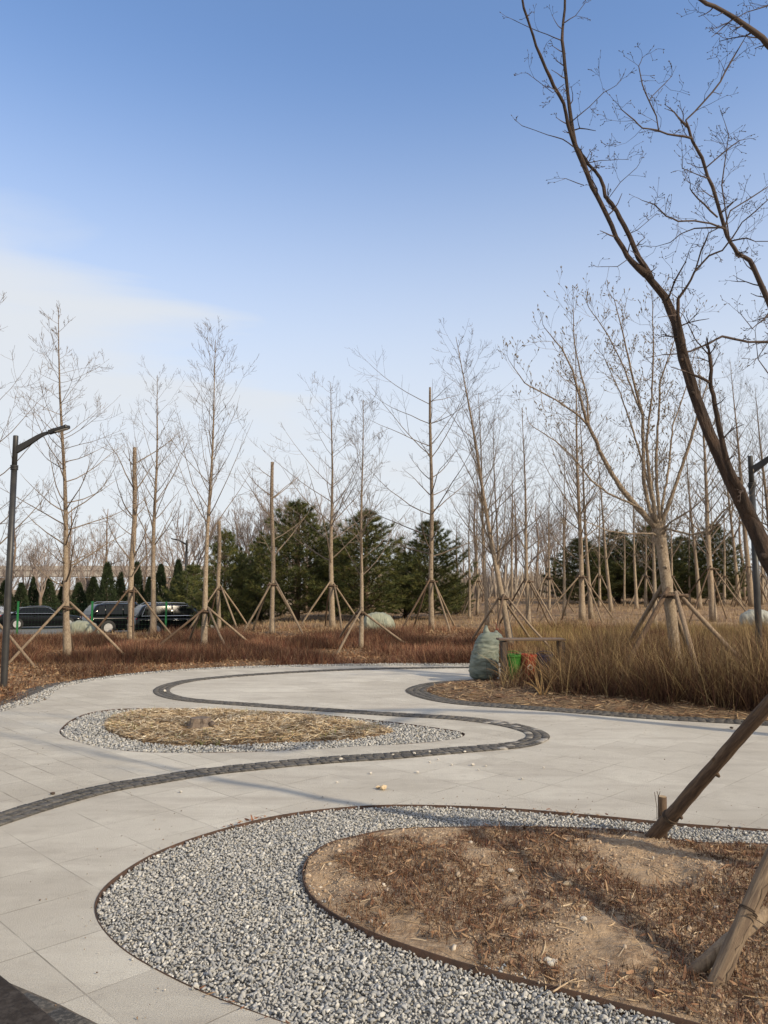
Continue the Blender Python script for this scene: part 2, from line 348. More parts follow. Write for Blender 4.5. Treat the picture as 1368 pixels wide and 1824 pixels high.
# ground: one sheet to the horizon
def axis(lo, hi, fine_lo, fine_hi, step):
    a = list(np.arange(fine_lo, fine_hi + 1e-6, step)); s = step
    while a[-1] < hi: s *= 1.22; a.append(a[-1] + s)
    s = step
    while a[0] > lo: s *= 1.22; a.insert(0, a[0] - s)
    return np.array(a)
xs = axis(-2500, 2500, -16, 18, .3); ys = axis(-60, 4500, 0, 38, .3)
GX, GY = np.meshgrid(xs, ys); gx = GX.ravel(); gy = GY.ravel()
pave_out = list(far_edge) + [(-6.0, 3.0), (-6.0, -4), (14, -4), (40, 4)]
near = (np.abs(gx) < 30) & (gy < 40)
dd = np.zeros(gx.shape); ins = np.ones(gx.shape, bool); ins[:] = False
dd[near] = pdist(pave_out, gx[near], gy[near]); ins[near] = inside(pave_out, gx[near], gy[near]); dd[~near] = 50
gz = terrain(gx, gy) - .06
rise = np.where(ins, 0, ss(.15, 1.3, dd)) * .09
nz_ = np.zeros(gx.shape); k = near & ~ins
nz_[k] = np.array([noise.fractal(Vector((a * .7, b * .7, 3)), .8, 2, 4) for a, b in zip(gx[k], gy[k])]) * .055 * ss(.5, 2.5, dd[k])
lotm = (gx < -6) & (gy > 34.2)
gz = gz + rise + np.where(lotm, 0, nz_) + np.where(lotm & (gy < 75), -.04, 0)
nx, ny = len(xs), len(ys); idx = np.arange(nx * ny).reshape(ny, nx)
F = np.stack([idx[:-1, :-1], idx[:-1, 1:], idx[1:, 1:], idx[1:, :-1]], -1).reshape(-1, 4)
M_ground = mat('dry winter ground', (.20, .125, .07), .95, (.31, .215, .12), .9, (.12, .07, .042), 6, .02, 16)
tag(npmesh('ground', np.stack([gx, gy, gz], 1), F, M_ground, smooth=True), kind='structure')
tag(sheet('car_park', [[(-60, 34.6), (-7.6, 34.6), (-6.6, 60), (-60, 60)]], -.765, M_asph), kind='structure')

# paving with its beds cut out
bed1_loop = list(bed1_out); tag(sheet('paving', [pave_out, bed1_loop, mid_out, isl_out], 0, M_pave), kind='structure')
# narrow slabs left of the winding band
regA = [tuple(q) for q in s_line if q[0] < 12] + [(-6, 3.4)] + [q for q in reversed(far_edge) if q[0] < 12 and q[1] > 3]
tag(sheet('side_paving', [regA, mid_out], .004, M_pave2), kind='structure')

def setts(name, line, width, rows, z, length=.105, colf=None, h0=.004):
    ln = np.array(line); seg = np.linalg.norm(np.diff(ln, axis=0), axis=1); s = np.concatenate([[0], np.cumsum(seg)]); tot = s[-1]
    def at(t): return np.array([np.interp(t, s, ln[:, 0]), np.interp(t, s, ln[:, 1])])
    V = []; F = []; Cc = []; rw = width / rows; g = .006
    for r in range(rows):
        t = random.uniform(0, .1)
        while t < tot - length:
            L = length * random.uniform(.75, 1.3); q = []
            for tt in (t + g, t + L - g):
                p = at(tt); p2 = at(min(tt + .02, tot)); d = p2 - p; d /= np.linalg.norm(d) + 1e-9; nn = np.array([-d[1], d[0]])
                q.append((p, nn))
            a0 = -width / 2 + r * rw + g * .7; a1 = a0 + rw - g * 1.4
            cs = [q[0][0] + q[0][1] * a0, q[1][0] + q[1][1] * a0, q[1][0] + q[1][1] * a1, q[0][0] + q[0][1] * a1]
            cen = sum(cs) / 4; zt = z + random.uniform(0, h0); tx, ty = random.uniform(-.02, .02), random.uniform(-.02, .02)
            c = colf(cen) if colf else 1; sh = random.uniform(.7, 1.35) * c
            o = len(V)
            for zz, k_ in ((z - .05, 1), (zt - .004, 1), (zt, .94)):
                for p in cs:
                    w = cen + (p - cen) * k_; V.append((w[0] + random.uniform(-.002, .002), w[1] + random.uniform(-.002, .002), zz + (tx * (p[0] - cen[0]) + ty * (p[1] - cen[1]) if zz > z - .02 else 0)))
                    Cc.append((.058 * sh, .055 * sh, .050 * sh))
            for a in (0, 4): F += [(o + a + i, o + a + (i + 1) % 4, o + a + 4 + (i + 1) % 4, o + a + 4 + i) for i in range(4)]
            F.append((o + 8, o + 9, o + 10, o + 11)); t += L
    return npmesh(name, np.array(V), np.array(F), M_sett_c, np.array(Cc))
M_sett_c = mat('worn basalt setts', (.08, .08, .08), .85, None, 30, (.17, .155, .135), 45, .005, 80, attr='Col')
tip = np.array(G0(960, 1312))
def tipcol(c): return (4.6 if random.random() < .12 else 1.1) if np.linalg.norm(c - tip) < 1.1 else (1.15 if random.random() > .03 else 2.2)
M_bandbase = mat('sanded joint base', (.058, .052, .043), .95, (.13, .11, .09), 30, None, 0, .003, 100)
def ribbon(name, line, w, z, m):
    a = offset(line, w / 2); b = offset(line, -w / 2); n = len(a); V = np.zeros((2 * n, 3)); V[:n, :2] = a; V[n:, :2] = b; V[:, 2] = z
    i = np.arange(n - 1); F = np.stack([i, i + 1, n + i + 1, n + i], 1)
    return npmesh(name, V, F[:, ::-1], m)
tag(ribbon('band_bedding', s_line, .272, .008, M_bandbase), kind='structure')
tag(setts('paving_band', s_line, .272, 3, .012, colf=tipcol), kind='structure')
isl_c = [tuple(q) for q in (np.array(isl_out) + np.array(isl_in)) / 2]
tag(ribbon('island_band_bedding', isl_c, .36, .006, M_bandbase), kind='structure')
tag(setts('island_paving_band', isl_c, .33, 3, .009), kind='structure')
# dark strip at the rim of the paving on the left and beneath the bench
rim = curve([(700,1180),(500,1184.5),(365,1189.5),(292,1194),(219,1201),(150,1210),(110,1216),(70,1225),(40,1237),(10,1250),(-60,1266),(-200,1300)], .06)
tag(setts('rim_paving_band', rim, .34, 3, -.012), kind='structure')
near_strip = curve([(-60,1720),(0,1750),(58,1775),(105,1796),(135,1812),(163,1826),(230,1870),(300,1950)], .05)
ns = [tuple(q) for q in offset(near_strip, -.17)]
if np.array(ns)[3, 1] > np.array(near_strip)[3, 1]: ns = [tuple(q) for q in offset(near_strip, .17)]
tag(setts('near_paving_band', ns, .36, 2, .004, .2), kind='structure')
tag(ribbon('near_band_bedding', ns, .37, .004, M_bandbase), kind='structure')

# steel edging
def edging(name, line, label, closed=False, h=.003, t=.0045):
    p = np.array(line); p = np.vstack([p, p[:1]]) if closed else p
    a = offset(p, t / 2); b = offset(p, -t / 2); n = len(p); zt = np.array([h + .006 * noise.noise(Vector((q[0] * 1.5, q[1] * 1.5, 0))) for q in p])
    V = np.zeros((4 * n, 3)); V[:n, :2] = a; V[:n, 2] = -.06; V[n:2 * n, :2] = a; V[n:2 * n, 2] = zt; V[2 * n:3 * n, :2] = b; V[2 * n:3 * n, 2] = zt; V[3 * n:, :2] = b; V[3 * n:, 2] = -.06
    i = np.arange(n - 1); F = np.concatenate([np.stack([i + k * n, i + 1 + k * n, i + 1 + (k + 1) * n, i + (k + 1) * n], 1) for k in range(3)])
    return tag(npmesh(name, V, F, M_rust), label, 'edging')
edging('steel_edging', bed1_out, 'rusty steel edging strip round the outside of the near grey gravel bed')
edging('steel_edging', bed1_in, 'rusty steel edging strip between the near gravel and the bare tan soil', h=.010, t=.007)
edging('steel_edging', mid_out, 'dark steel edging round the straw covered island bed in mid paving', True)

# gravel
def ico(sub):
    import bmesh
    bm = bmesh.new(); bmesh.ops.create_icosphere(bm, subdivisions=sub, radius=1); V = np.array([v.co[:] for v in bm.verts]); F = np.array([[v.index for v in f.verts] for f in bm.faces]); bm.free(); return V, F
def rotm(n):
    q = rng.normal(size=(n, 4)); q /= np.linalg.norm(q, axis=1)[:, None]; w, x, y, z = q.T
    return np.stack([np.stack([1 - 2 * (y * y + z * z), 2 * (x * y - z * w), 2 * (x * z + y * w)], 1), np.stack([2 * (x * y + z * w), 1 - 2 * (x * x + z * z), 2 * (y * z - x * w)], 1),
                     np.stack([2 * (x * z - y * w), 2 * (y * z + x * w), 1 - 2 * (x * x + y * y)], 1)], 1)
PAL = np.array([(.43, .425, .40), (.37, .365, .345), (.48, .47, .44), (.30, .305, .305), (.235, .245, .25), (.33, .33, .315), (.39, .365, .31), (.30, .305, .305), (.60, .59, .55)])
def gravel(name, x, y, z, size, sub, label, warm=0):
    n = len(x); T, F0 = ico(sub); nt = 7; temps = []
    for k in range(nt):
        # angular chips: squash against a few random planes
        t = T.copy()
        for _ in range(9):
            d = rng.normal(size=3); d /= np.linalg.norm(d); c = rng.uniform(.42, .8); pr = t @ d; t = t - np.maximum(pr - c, 0)[:, None] * d
        temps.append(t * (1 + rng.uniform(-.07, .07, (len(T), 1))))
    temps = np.array(temps)[rng.integers(0, nt, n)]
    sc = np.stack([rng.uniform(.9, 1.7, n), rng.uniform(.7, 1.1, n), rng.uniform(.4, .8, n)], 1) * size[:, None]
    V = temps * sc[:, None, :]; Rm = rotm(n); V = np.einsum('nij,nkj->nki', Rm, V)
    V[:, :, 2] *= .85; V += np.stack([x, y, z], 1)[:, None, :]
    col = PAL[rng.choice(len(PAL), n, p=[.19, .16, .10, .13, .10, .12, .05, .12, .03])] * rng.uniform(.82, 1.12, n)[:, None]
    kk = len(T); F = (F0[None] + (np.arange(n) * kk)[:, None, None]).reshape(-1, 3)
    return tag(npmesh(name, V.reshape(-1, 3), F, M_stone, np.repeat(col, kk, 0)), label, 'gravel', kind='stuff')
bed1_poly = list(bed1_out)
def ringpts(outer, inner, dens, bbox=None, edge=.012):
    x, y = scatter(outer, dens, bbox=bbox); k = ~inside(inner, x, y); x, y = x[k], y[k]; k = fit_view(x, y); x, y = x[k], y[k]
    k = pdist(outer, x, y, closed=True) > edge; return x[k], y[k]
x, y = ringpts(bed1_poly, bed1_in, 5200, (-3, 1.2, 5.5, 7)); nr = y < 3.9
hump = -.018 + .010 * fnoise(x, y, 2.0, 5)
z = hump + rng.uniform(-.010, .009, x.size)
sz = rng.gamma(9, .0092 / 9, x.size).clip(.0045, .016)
# a few chips kicked over both edges of the bed
for ln_, sg_, nn_ in ((bed1_in, -1, 420), (bed1_out, 1, 90)):
    q_ = np.array(ln_); q_ = q_[(np.abs(q_[:, 0]) < 3) & (q_[:, 1] > 1.6)]; i_ = rng.integers(0, len(q_), nn_); o_ = np.abs(rng.normal(0, .05 if sg_ < 0 else .035, nn_)) + .012; a_ = rng.uniform(0, 6.28, nn_)
    sx_ = q_[i_, 0] + np.cos(a_) * o_; sy_ = q_[i_, 1] + np.sin(a_) * o_; kk_ = inside(bed1_in, sx_, sy_) if sg_ < 0 else ~inside(bed1_poly, sx_, sy_); kk_ &= fnoise(sx_, sy_, 1.5, 40) > -.05
    x = np.concatenate([x, sx_[kk_]]); y = np.concatenate([y, sy_[kk_]]); z = np.concatenate([z, np.full(kk_.sum(), .014 if sg_ < 0 else .006)]); sz = np.concatenate([sz, rng.uniform(.005, .010, kk_.sum())])
nr = y < 3.9
gravel('gravel', x[nr], y[nr], z[nr], sz[nr], 2, 'loose grey and white gravel chips filling the nearest curved bed')
# the far part of the same bed
V1 = bpy.data.objects['gravel']
gravel('gravel', x[~nr], y[~nr], z[~nr], sz[~nr] * 1.12, 1, 'grey gravel chips on the far side of the nearest curved bed')
x, y = ringpts(mid_out, mid_in, 1150, edge=.02)
gravel('gravel', x, y, -.012 + rng.uniform(-.006, .014, x.size), rng.uniform(.013, .022, x.size), 1, 'pale gravel ring round the straw covered island bed')
strip = curve([(-300,1330),(-80,1285),(0,1269),(29,1260),(55,1255),(84,1246),(91,1238.5),(102,1229),(120,1222),(146,1216.5),(175,1211),(219,1205),(292,1198),(365,1193),(500,1188.5),(700,1186),(870,1186),(1100,1186)], .1) + \
        curve([(1100,1182),(870,1182),(700,1182),(500,1185.5),(365,1190.5),(292,1195.5),(219,1202.5),(175,1208),(146,1212),(110,1219),(80,1229),(50,1242),(10,1256),(-80,1272),(-300,1316)], .1)
x, y = scatter(strip, 800)
gravel('gravel', x, y, -.002 + rng.uniform(-.006, .014, x.size), rng.uniform(.014, .024, x.size), 1, 'pale gravel strip along the far left rim of the paving')
tag(sheet('gravel_base', [bed1_out], -.035, M_gbase), kind='structure')
tag(sheet('gravel_base', [mid_out], -.033, M_gbase), kind='structure')

# soil beds (gridded, humped)
def soil(name, poly, res, top, m, rough, bbox=None, rs=2.2, edge=.12, low=-.06):
    p = np.array(poly); lo = p.min(0) - res * 2; hi = p.max(0) + res * 2
    if bbox: lo = np.maximum(lo, bbox[:2]); hi = np.minimum(hi, bbox[2:])
    ax = np.arange(lo[0], hi[0], res); ay = np.arange(lo[1], hi[1], res); X, Y = np.meshgrid(ax, ay); x = X.ravel(); y = Y.ravel()
    ins = inside(poly, x, y); d = pdist(poly, x, y)
    nz = np.zeros(x.size); k = ins; nz[k] = [noise.fractal(Vector((a * rs, b * rs, 1.7)), .75, 2.1, 6) for a, b in zip(x[k], y[k])]
    z = np.where(ins, .004 + top * ss(0, edge * 4, d) + rough * nz * ss(0, edge, d), low)
    # pull the ring just outside onto the edge height so the rim is clean
    nxx = len(ax); idx = np.arange(x.size).reshape(len(ay), nxx); F = np.stack([idx[:-1, :-1], idx[:-1, 1:], idx[1:, 1:], idx[1:, :-1]], -1).reshape(-1, 4)
    F = F[ins[F].any(1)]; used = np.unique(F); mp_ = np.full(x.size, -1); mp_[used] = np.arange(used.size)
    o = npmesh(name, np.stack([x, y, z], 1)[used], mp_[F], m, smooth=True); tag(o, kind='structure')
    return lambda a, b: .004 + top * ss(0, edge * 4, pdist(poly, a, b)) + rough * np.array([noise.fractal(Vector((q * rs, w * rs, 1.7)), .75, 2.1, 6) for q, w in zip(a, b)]) * ss(0, edge, pdist(poly, a, b))
z_soil1 = soil('bare_soil', bed1_in, .014, .02, M_soil, .036, (-3, 1.5, 4.3, 6.6), 2.6)
z_mid = soil('straw_bed_soil', mid_in, .05, .05, M_dirt, .02)
z_isl = soil('island_soil', isl_in, .09, .06, M_dirt, .04, (-1, 8, 15, 17))
# ------------------------------------------------------------------ trees
M_bark = mat('pale tan bark', (.30, .235, .165), .9, (.19, .14, .095), 5, (.42, .35, .265), 18, .022, 30, stretch=(2.5, 2.5, 1.3), objrand=.14, hi=(.115, .08, .055))
M_twig = mat('grey brown twigs', (.115, .088, .066), .85, (.20, .155, .11), 2, None, 0, 0, objrand=.12)
M_dbark = mat('rough brown bark', (.038, .025, .018), .9, (.085, .052, .034), 7, (.028, .019, .014), 16, .03, 26, stretch=(3, 3, .6))
M_dtwig = mat('dark red brown twigs', (.045, .030, .024), .85, (.075, .052, .04), 4)
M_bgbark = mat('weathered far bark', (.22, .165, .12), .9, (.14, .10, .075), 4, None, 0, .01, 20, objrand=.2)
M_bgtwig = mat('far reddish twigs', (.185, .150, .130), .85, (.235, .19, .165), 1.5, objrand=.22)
M_bud = mat('downy grey buds', (.20, .165, .12), .8, (.13, .105, .075), 30)
M_wood = mat('weathered prop wood', (.215, .165, .118), .9, (.14, .098, .065), 5, (.32, .245, .165), 9, .006, 26, stretch=(7, 7, .7), objrand=.2)
M_wooddk = mat('dark prop wood', (.085, .055, .036), .9, (.15, .10, .062), 6, (.045, .03, .022), 14, .006, 30, stretch=(6, 6, .7))
M_tie = mat('dark binding', (.05, .035, .025), .9, (.10, .07, .045), 30)
M_cut = mat('cut wood', (.42, .32, .20), .9, (.28, .20, .12), 30)

def grow(mb, p, d, L, r, depth, twigs, nseg=5, up=.35, wob=.12, n=4, rmin=.0035, fork=(2, 4), shrink=(.35, .6), ang=(30, 60), planar=0):
    """one branch with its side branches, as tubes"""
    pts = [p.copy()]; rads = [r]; d = d.normalized(); sl = L / nseg
    for i in range(nseg):
        d = (d + Vector((random.gauss(0, wob), random.gauss(0, wob), random.gauss(0, wob) + up / nseg))).normalized()
        pts.append(pts[-1] + d * sl); rads.append(max(rmin * .8, r * (1 - .82 * (i + 1) / nseg)))
    mb.tube(pts, rads, n if r > .012 else 3, cap=False)
    if depth <= 0: return pts
    m = random.randint(*fork) if depth > 1 or not twigs else twigs
    for k in range(m):
        t = random.uniform(.22, .97) if k else .6; q = t * nseg; i = min(int(q), nseg - 1)
        a = pts[i].lerp(pts[i + 1], q - i); tg = (pts[i + 1] - pts[i]).normalized()
        ax = tg.orthogonal().normalized(); ax.rotate(Matrix.Rotation(random.uniform(0, 2 * math.pi), 3, tg))
        dd = tg.copy(); dd.rotate(Matrix.Rotation(R(random.uniform(*ang)), 3, ax))
        rr = max(rmin, rads[i] * random.uniform(.45, .7))
        grow(mb, a, dd, L * random.uniform(*shrink) * (1.15 - .5 * t), rr, depth - 1, twigs, max(3, nseg - 1), up, wob, n, rmin, fork, shrink, ang)
    return pts

def trunk_mesh(mb, path, rads, n=12, jit=.045, knots=9):
    """tapering trunk with branch collars and slight irregularity"""
    P2 = []; R2 = []
    for i in range(len(path) - 1):
        for k in range(3):
            t = k / 3; P2.append(Vector(path[i]).lerp(Vector(path[i + 1]), t)); R2.append((rads[i] * (1 - t) + rads[i + 1] * t) * random.uniform(1 - jit, 1 + jit))
    P2.append(Vector(path[-1])); R2.append(rads[-1]); mb.tube(P2, R2, n, jit=jit * .6)
    for _ in range(knots):
        i = random.randint(2, len(P2) - 3); a = random.uniform(0, 6.28); r = R2[i]
        q = P2[i] + Vector((math.cos(a), math.sin(a), 0)) * r * .8
        mb.tube([q, q + Vector((math.cos(a), math.sin(a), .4)) * r * .6], [r * .35, r * .22], 6)

def rough_tube(mb, pts, rads, n=26, amp=.06, fz=5, step=.02, seed=0):
    L = [Vector(p) for p in pts]; pp = []; rr = []
    for i in range(len(L) - 1):
        m = max(2, int((L[i + 1] - L[i]).length / step))
        for k in range(m): t = k / m; pp.append(L[i].lerp(L[i + 1], t)); rr.append(rads[i] + (rads[i + 1] - rads[i]) * t)
    pp.append(L[-1]); rr.append(rads[-1]); v0 = len(mb.v); mb.tube(pp, rr, n); s_ = 0
    for i in range(len(pp)):
        if i: s_ += (pp[i] - pp[i - 1]).length
        for j in range(n):
            a = 2 * math.pi * j / n; q = Vector((math.cos(a) * 2.6, math.sin(a) * 2.6, s_ * fz + seed)); f = noise.noise(q) * amp - abs(noise.noise(Vector((q.x * 2.6, q.y * 2.6, s_ * fz * 1.6)))) * amp * .9 + noise.noise(Vector((q.x * .6, q.y * .6, s_ * 9 + seed))) * amp * .8
            v = Vector(mb.v[v0 + i * n + j]); mb.v[v0 + i * n + j] = tuple(v + (v - pp[i]) * f)
def young_tree(label, u, v, vtop, w, cut=False, utop=None, b0=.30, spread=1.0, whorls=12, angle=48, seed=0, name='bare_tree', dens=1.0, toplen=.25, group='staked bare trees planted in rows', wtop=None, loc=None, per=3):
    random.seed(seed + 1000); base = loc if loc is not None else G(u, v); Y = base.y; base.z -= .04
    top = P(u if utop is None else utop, vtop, Y); H = top.z - base.z; r0 = w * (.72 if cut else .86) / 2 * Y / FPX
    off = top - base
    root = empty(name, base, label, 'tree', group)
    n = 8; path = []; rads = []; rt = (wtop * .8 / 2 * Y / FPX if wtop else r0 * .55) if cut else .007
    ph = random.uniform(0, 6)
    for i in range(n + 1):
        t = i / n; wb = r0 * .45 * math.sin(ph + t * 7) * math.sin(math.pi * t)
        path.append(Vector((off.x * t + wb, wb * .7, H * t))); rads.append((r0 * (1 - t) ** 1.15 + rt * t if not cut else r0 * (1 - t) + rt * t) * (1.25 if i == 0 else 1))
    tm = MB(); trunk_mesh(tm, path, rads); tr = tm.build('trunk', [M_bark], root, smooth=True)
    cm = MB()
    def on(t):
        q = t * n; i = min(int(q), n - 1); return path[i].lerp(path[i + 1], q - i), rads[i] + (rads[i + 1] - rads[i]) * (q - i)
    az = random.uniform(0, 6.28)
    for k in range(whorls):
        t = b0 + (1 - b0) * (k + random.uniform(-.2, .3)) / whorls; t = min(max(t, .1), .985)
        for j in range(random.choice((per - 1, per, per + (1 if k % 2 else 0)))):
            az += 2 * math.pi / per + random.uniform(-.5, .5); p, r = on(t + random.uniform(-.012, .012))
            e = R(random.uniform(angle - 16, angle + 12) if not cut else random.uniform(angle - 26, angle + 12))
            rel = (1 - t) / (1 - b0) if not cut else .55 + .45 * (1 - t)
            L = H * .335 * spread * (toplen + (1 - toplen) * rel ** .75) * random.choice((.5, .8, 1, 1.1, 1.3))
            d = Vector((math.cos(az) * math.sin(e), math.sin(az) * math.sin(e), math.cos(e)))
            br = min(max(.006, r * .34), L * .013 + .004)
            grow(cm, p - d * .01, d, L, br, 2, int(5 * dens), 7, .5, .07, 5, .0036, (3, 5), (.18, .55), (28, 66))
    for k in range(int(26 * dens)):                       # short spurs straight from the upper stem
        t = random.uniform(b0 * .8, .98); p, r = on(t); a = random.uniform(0, 6.28)
        grow(cm, p, Vector((math.cos(a), math.sin(a), .5)), random.uniform(.12, .5), .005, 1, 2, 3, .3, .15, 3, .003)
    cm.build('crown', [M_twig], root)
    return root, base, path, rads

def props(label, base, ztie, radius=1.35, phi=0, n=4, r=.032, foot=None, lean=None, dark=(), group='wooden pole frames propping up the planted trees', trunk_r=.09, cx=0, name='tree_support'):
    """poles leaning in on a trunk, tied with short battens"""
    root = empty(name, base, label, 'tree prop', group)
    tops = []
    for k in range(n):
        a = phi + 2 * math.pi * k / n + random.uniform(-.18, .18); rr = radius * random.uniform(.88, 1.12)
        fx, fy = math.cos(a) * rr, math.sin(a) * rr
        fz = float(terrain(base.x + fx, base.y + fy)) - base.z - .12
        tp = Vector((cx + math.cos(a + .5) * (trunk_r + r), math.sin(a + .5) * (trunk_r + r), ztie + random.uniform(-.03, .12)))
        ft = Vector((fx, fy, fz)); mid = ft.lerp(tp, .5) + Vector((random.uniform(-.03, .03), random.uniform(-.03, .03), random.uniform(-.02, .03)))
        m = MB(); m.tube([ft, ft.lerp(mid, .5) , mid, mid.lerp(tp, .5), tp + (tp - mid) * .06], [r * 1.05, r * 1.02, r, r * .95, r * .88], 8, jit=.05)
        m.build('pole', M_wooddk if k in dark else M_wood, root, smooth=True); tops.append(tp)
    for k in range(3):                                     # battens round the trunk
        a = phi + k * 2.1; q = trunk_r + r * .7; c = Vector((cx + math.cos(a) * q, math.sin(a) * q, ztie - .02 + k * .012)); t = Vector((-math.sin(a), math.cos(a), 0)) * (trunk_r * 1.9 + .05)
        m = MB(); m.tube([c - t, c + t], [.022, .02], 7); m.build('batten', M_wooddk, root, smooth=True)
    m = MB(); m.tube([Vector((cx + math.cos(a) * (trunk_r + .012), math.sin(a) * (trunk_r + .012), ztie - .05 + .1 * a / 25)) for a in np.linspace(0, 25, 60)], .008, 5); m.build('tie', M_tie, root)
    return root

def staked(label, plabel, u, v, vtop, w, vtie, phi=.3, dark=(1,), prad=1.35, np_=4, **k):
    root, base, path, rads = young_tree(label, u, v, vtop, w, **k)
    top = P(u, vtie, base.y); zt = top.z - base.z; H = path[-1].z
    props(plabel, base.copy(), zt, prad, phi, np_, dark=dark, trunk_r=rads[1] * 1.02, cx=path[-1].x * zt / H)
    return root

staked('tall bare tree beside the lamp post, pole frame low on its pale trunk', 'pole frame tied low round the tree beside the left lamp post', 121, 1180, 548, 15, 1083, phi=-.1, utop=104, b0=.22, spread=.72, whorls=17, angle=62, seed=1, prad=1.5, np_=3, dark=(1,), toplen=.2)
young_tree('bare tree at the left picture edge with only its right branches showing', -48, 1192, 560, 16, b0=.25, spread=1.0, whorls=15, angle=50, seed=2)
props('pole frame reaching in behind the foot of the left lamp post', G(-48, 1192), 1.35, 1.35, .1, 4, trunk_r=.1)
staked('thick topped trunk with sweeping branches before the silver railed SUV', 'pole frame crossing in front of the black SUV with silver roof rails', 233, 1143, 797, 15, 1054, phi=.35, cut=True, utop=240, b0=.30, spread=1.15, whorls=6, angle=58, seed=3, wtop=8.5, dark=(2, 3), per=3)
young_tree('slim bare tree growing between the two black SUVs', 273, 1131, 668, 12, utop=280, b0=.33, spread=.8, whorls=13, angle=42, seed=4)
staked('pale slender tree whose trunk stands before the rightmost parked SUV', 'pole frame of long low poles fanned over the dead red shrubs', 363, 1161, 605, 12, 1090, phi=.5, utop=384, b0=.36, spread=.85, whorls=14, angle=36, seed=5, prad=1.6, dark=(2,))
staked('short trunk sawn off flat with hardly any branches', 'pole frame round the short sawn off trunk', 390, 1126, 928, 10, 1050, phi=.6, cut=True, b0=.6, spread=.5, whorls=2, angle=60, seed=6, wtop=8, dark=(1,))
staked('topped trunk with a forked limb at its sawn head before the pines', 'pole frame on the topped trunk left of centre', 485, 1131, 823, 12, 1042, phi=.8, cut=True, b0=.45, spread=1.25, whorls=5, angle=66, seed=7, wtop=7, dark=(), per=2)
staked('bare tree with wide level branches left of the pale trunk nearest the lying sack', 'pole frame behind and left of the trunk at the lying sack', 592, 1121, 682, 12, 1044, phi=.4, utop=589, b0=.28, spread=1.0, whorls=12, angle=60, seed=8, dark=(1,))
staked('slim pale tree standing in the red shrubs by the big lying sack', 'pole frame tied low beside the big lying sack', 643, 1158, 712, 9.5, 1092, phi=.15, utop=647, b0=.30, spread=.85, whorls=12, angle=48, seed=9, prad=1.75, np_=3, dark=(), cut=False)
staked('straight topped tree with tiers of level branches in front of the rightmost central pine', 'pole frame right of the lying sack before the central pines', 769, 1124, 690, 13, 1036, phi=.55, cut=True, utop=766, b0=.30, spread=1.2, whorls=9, angle=70, seed=10, wtop=5, dark=(1, 2), per=3)
staked('leaning bare tree behind the standing sack', 'pole frame round the leaning tree behind the standing sack', 913, 1163, 600, 14, 1066, phi=.9, utop=812, b0=.25, spread=.82, whorls=18, angle=44, seed=11, dark=(2,), prad=1.5)
young_tree('thin bare tree close left of the leaning tree', 868, 1118, 700, 9, utop=852, b0=.3, spread=.9, whorls=12, angle=40, seed=12)
young_tree('thin whitish tree just behind the leaning tree', 890, 1106, 745, 7, utop=878, b0=.3, spread=.9, whorls=10, angle=40, seed=13)
staked('pale straight tree between the leaning tree and the twin trunks', 'pole frame midway between the standing sack and the twin trunks', 942, 1120, 725, 10, 1036, phi=.75, utop=930, b0=.35, spread=.75, whorls=12, angle=48, seed=14, dark=(1,))
staked('taller and thicker tree of the close pair left of the forked magnolia', 'pole frame enclosing the close pair of trunks', 1037, 1108, 600, 12, 1028, phi=.25, utop=1024, b0=.22, spread=.8, whorls=17, angle=52, seed=15, prad=1.7, dark=())
young_tree('thinner tree of the close pair left of the forked magnolia', 1053, 1104, 700, 9, utop=1030, b0=.35, spread=.9, whorls=12, angle=48, seed=16)
young_tree('slender tree alone between the close pair and the forked magnolia', 1089, 1091, 770, 8, utop=1060, b0=.3, spread=.9, whorls=11, angle=50, seed=17)
young_tree('very thin pale tree just left of the forked magnolia trunk', 1134, 1086, 830, 7, utop=1125, b0=.35, spread=.9, whorls=9, angle=50, seed=18)
young_tree('grey trunk half hidden behind the poles of the forked magnolia', 1166, 1128, 790, 10, utop=1162, b0=.3, spread=.7, whorls=9, angle=45, seed=19)
young_tree('whitish thin tree between the magnolia and the stout right hand tree', 1247, 1086, 760, 9, utop=1218, b0=.3, spread=.8, whorls=12, angle=45, seed=20)
staked('stout grey tree with a high pole frame right of the magnolia', 'high pole frame on the stout grey tree right of the magnolia', 1271, 1108, 640, 14, 1014, phi=.7, utop=1244, b0=.25, spread=.75, whorls=15, angle=48, seed=21, dark=(1, 2), prad=1.7)
young_tree('thin white barked tree seen under the brown leaning trunk', 1317, 1080, 690, 8, utop=1280, b0=.3, spread=.8, whorls=12, angle=45, seed=22)
staked('thick tree directly left of the right hand lamp post', 'pole frame with a dark crossbar left of the right hand lamp post', 1340, 1082, 640, 12, 1010, phi=.35, utop=1300, b0=.3, spread=.8, whorls=13, angle=45, seed=23, dark=(0, 2))
young_tree('bare tree right of the right hand lamp post', 1385, 1105, 690, 13, utop=1345, b0=.3, spread=.9, whorls=13, angle=48, seed=24)
MARKS = [(-10, 'the left picture edge'), (28, 'the left lamp post'), (121, 'the lamp side pale trunk'), (165, 'the lying sack on the left'), (233, 'the SUV fronting topped trunk'), (273, 'the slim tree between SUVs'), (332, 'the far dark lamp'),
 (363, 'the pale slender trunk'), (390, 'the short sawn off trunk'), (485, 'the forked head topped trunk'), (592, 'the wide level branched tree'), (643, 'the slim pale tree in the shrubs'), (769, 'the straight tiered tree'), (860, 'the standing sack'), (912, 'the foot of the leaning tree'),
 (942, 'the pale straight tree right of it'), (1037, 'the close pair of trunks'), (1089, 'the lone slender tree'), (1134, 'the very thin pale tree'), (1185, 'the forked magnolia trunk'), (1247, 'the whitish thin tree'), (1271, 'the stout grey tree'), (1317, 'the thin white tree'), (1350, 'the right lamp post')]
_lab = {}
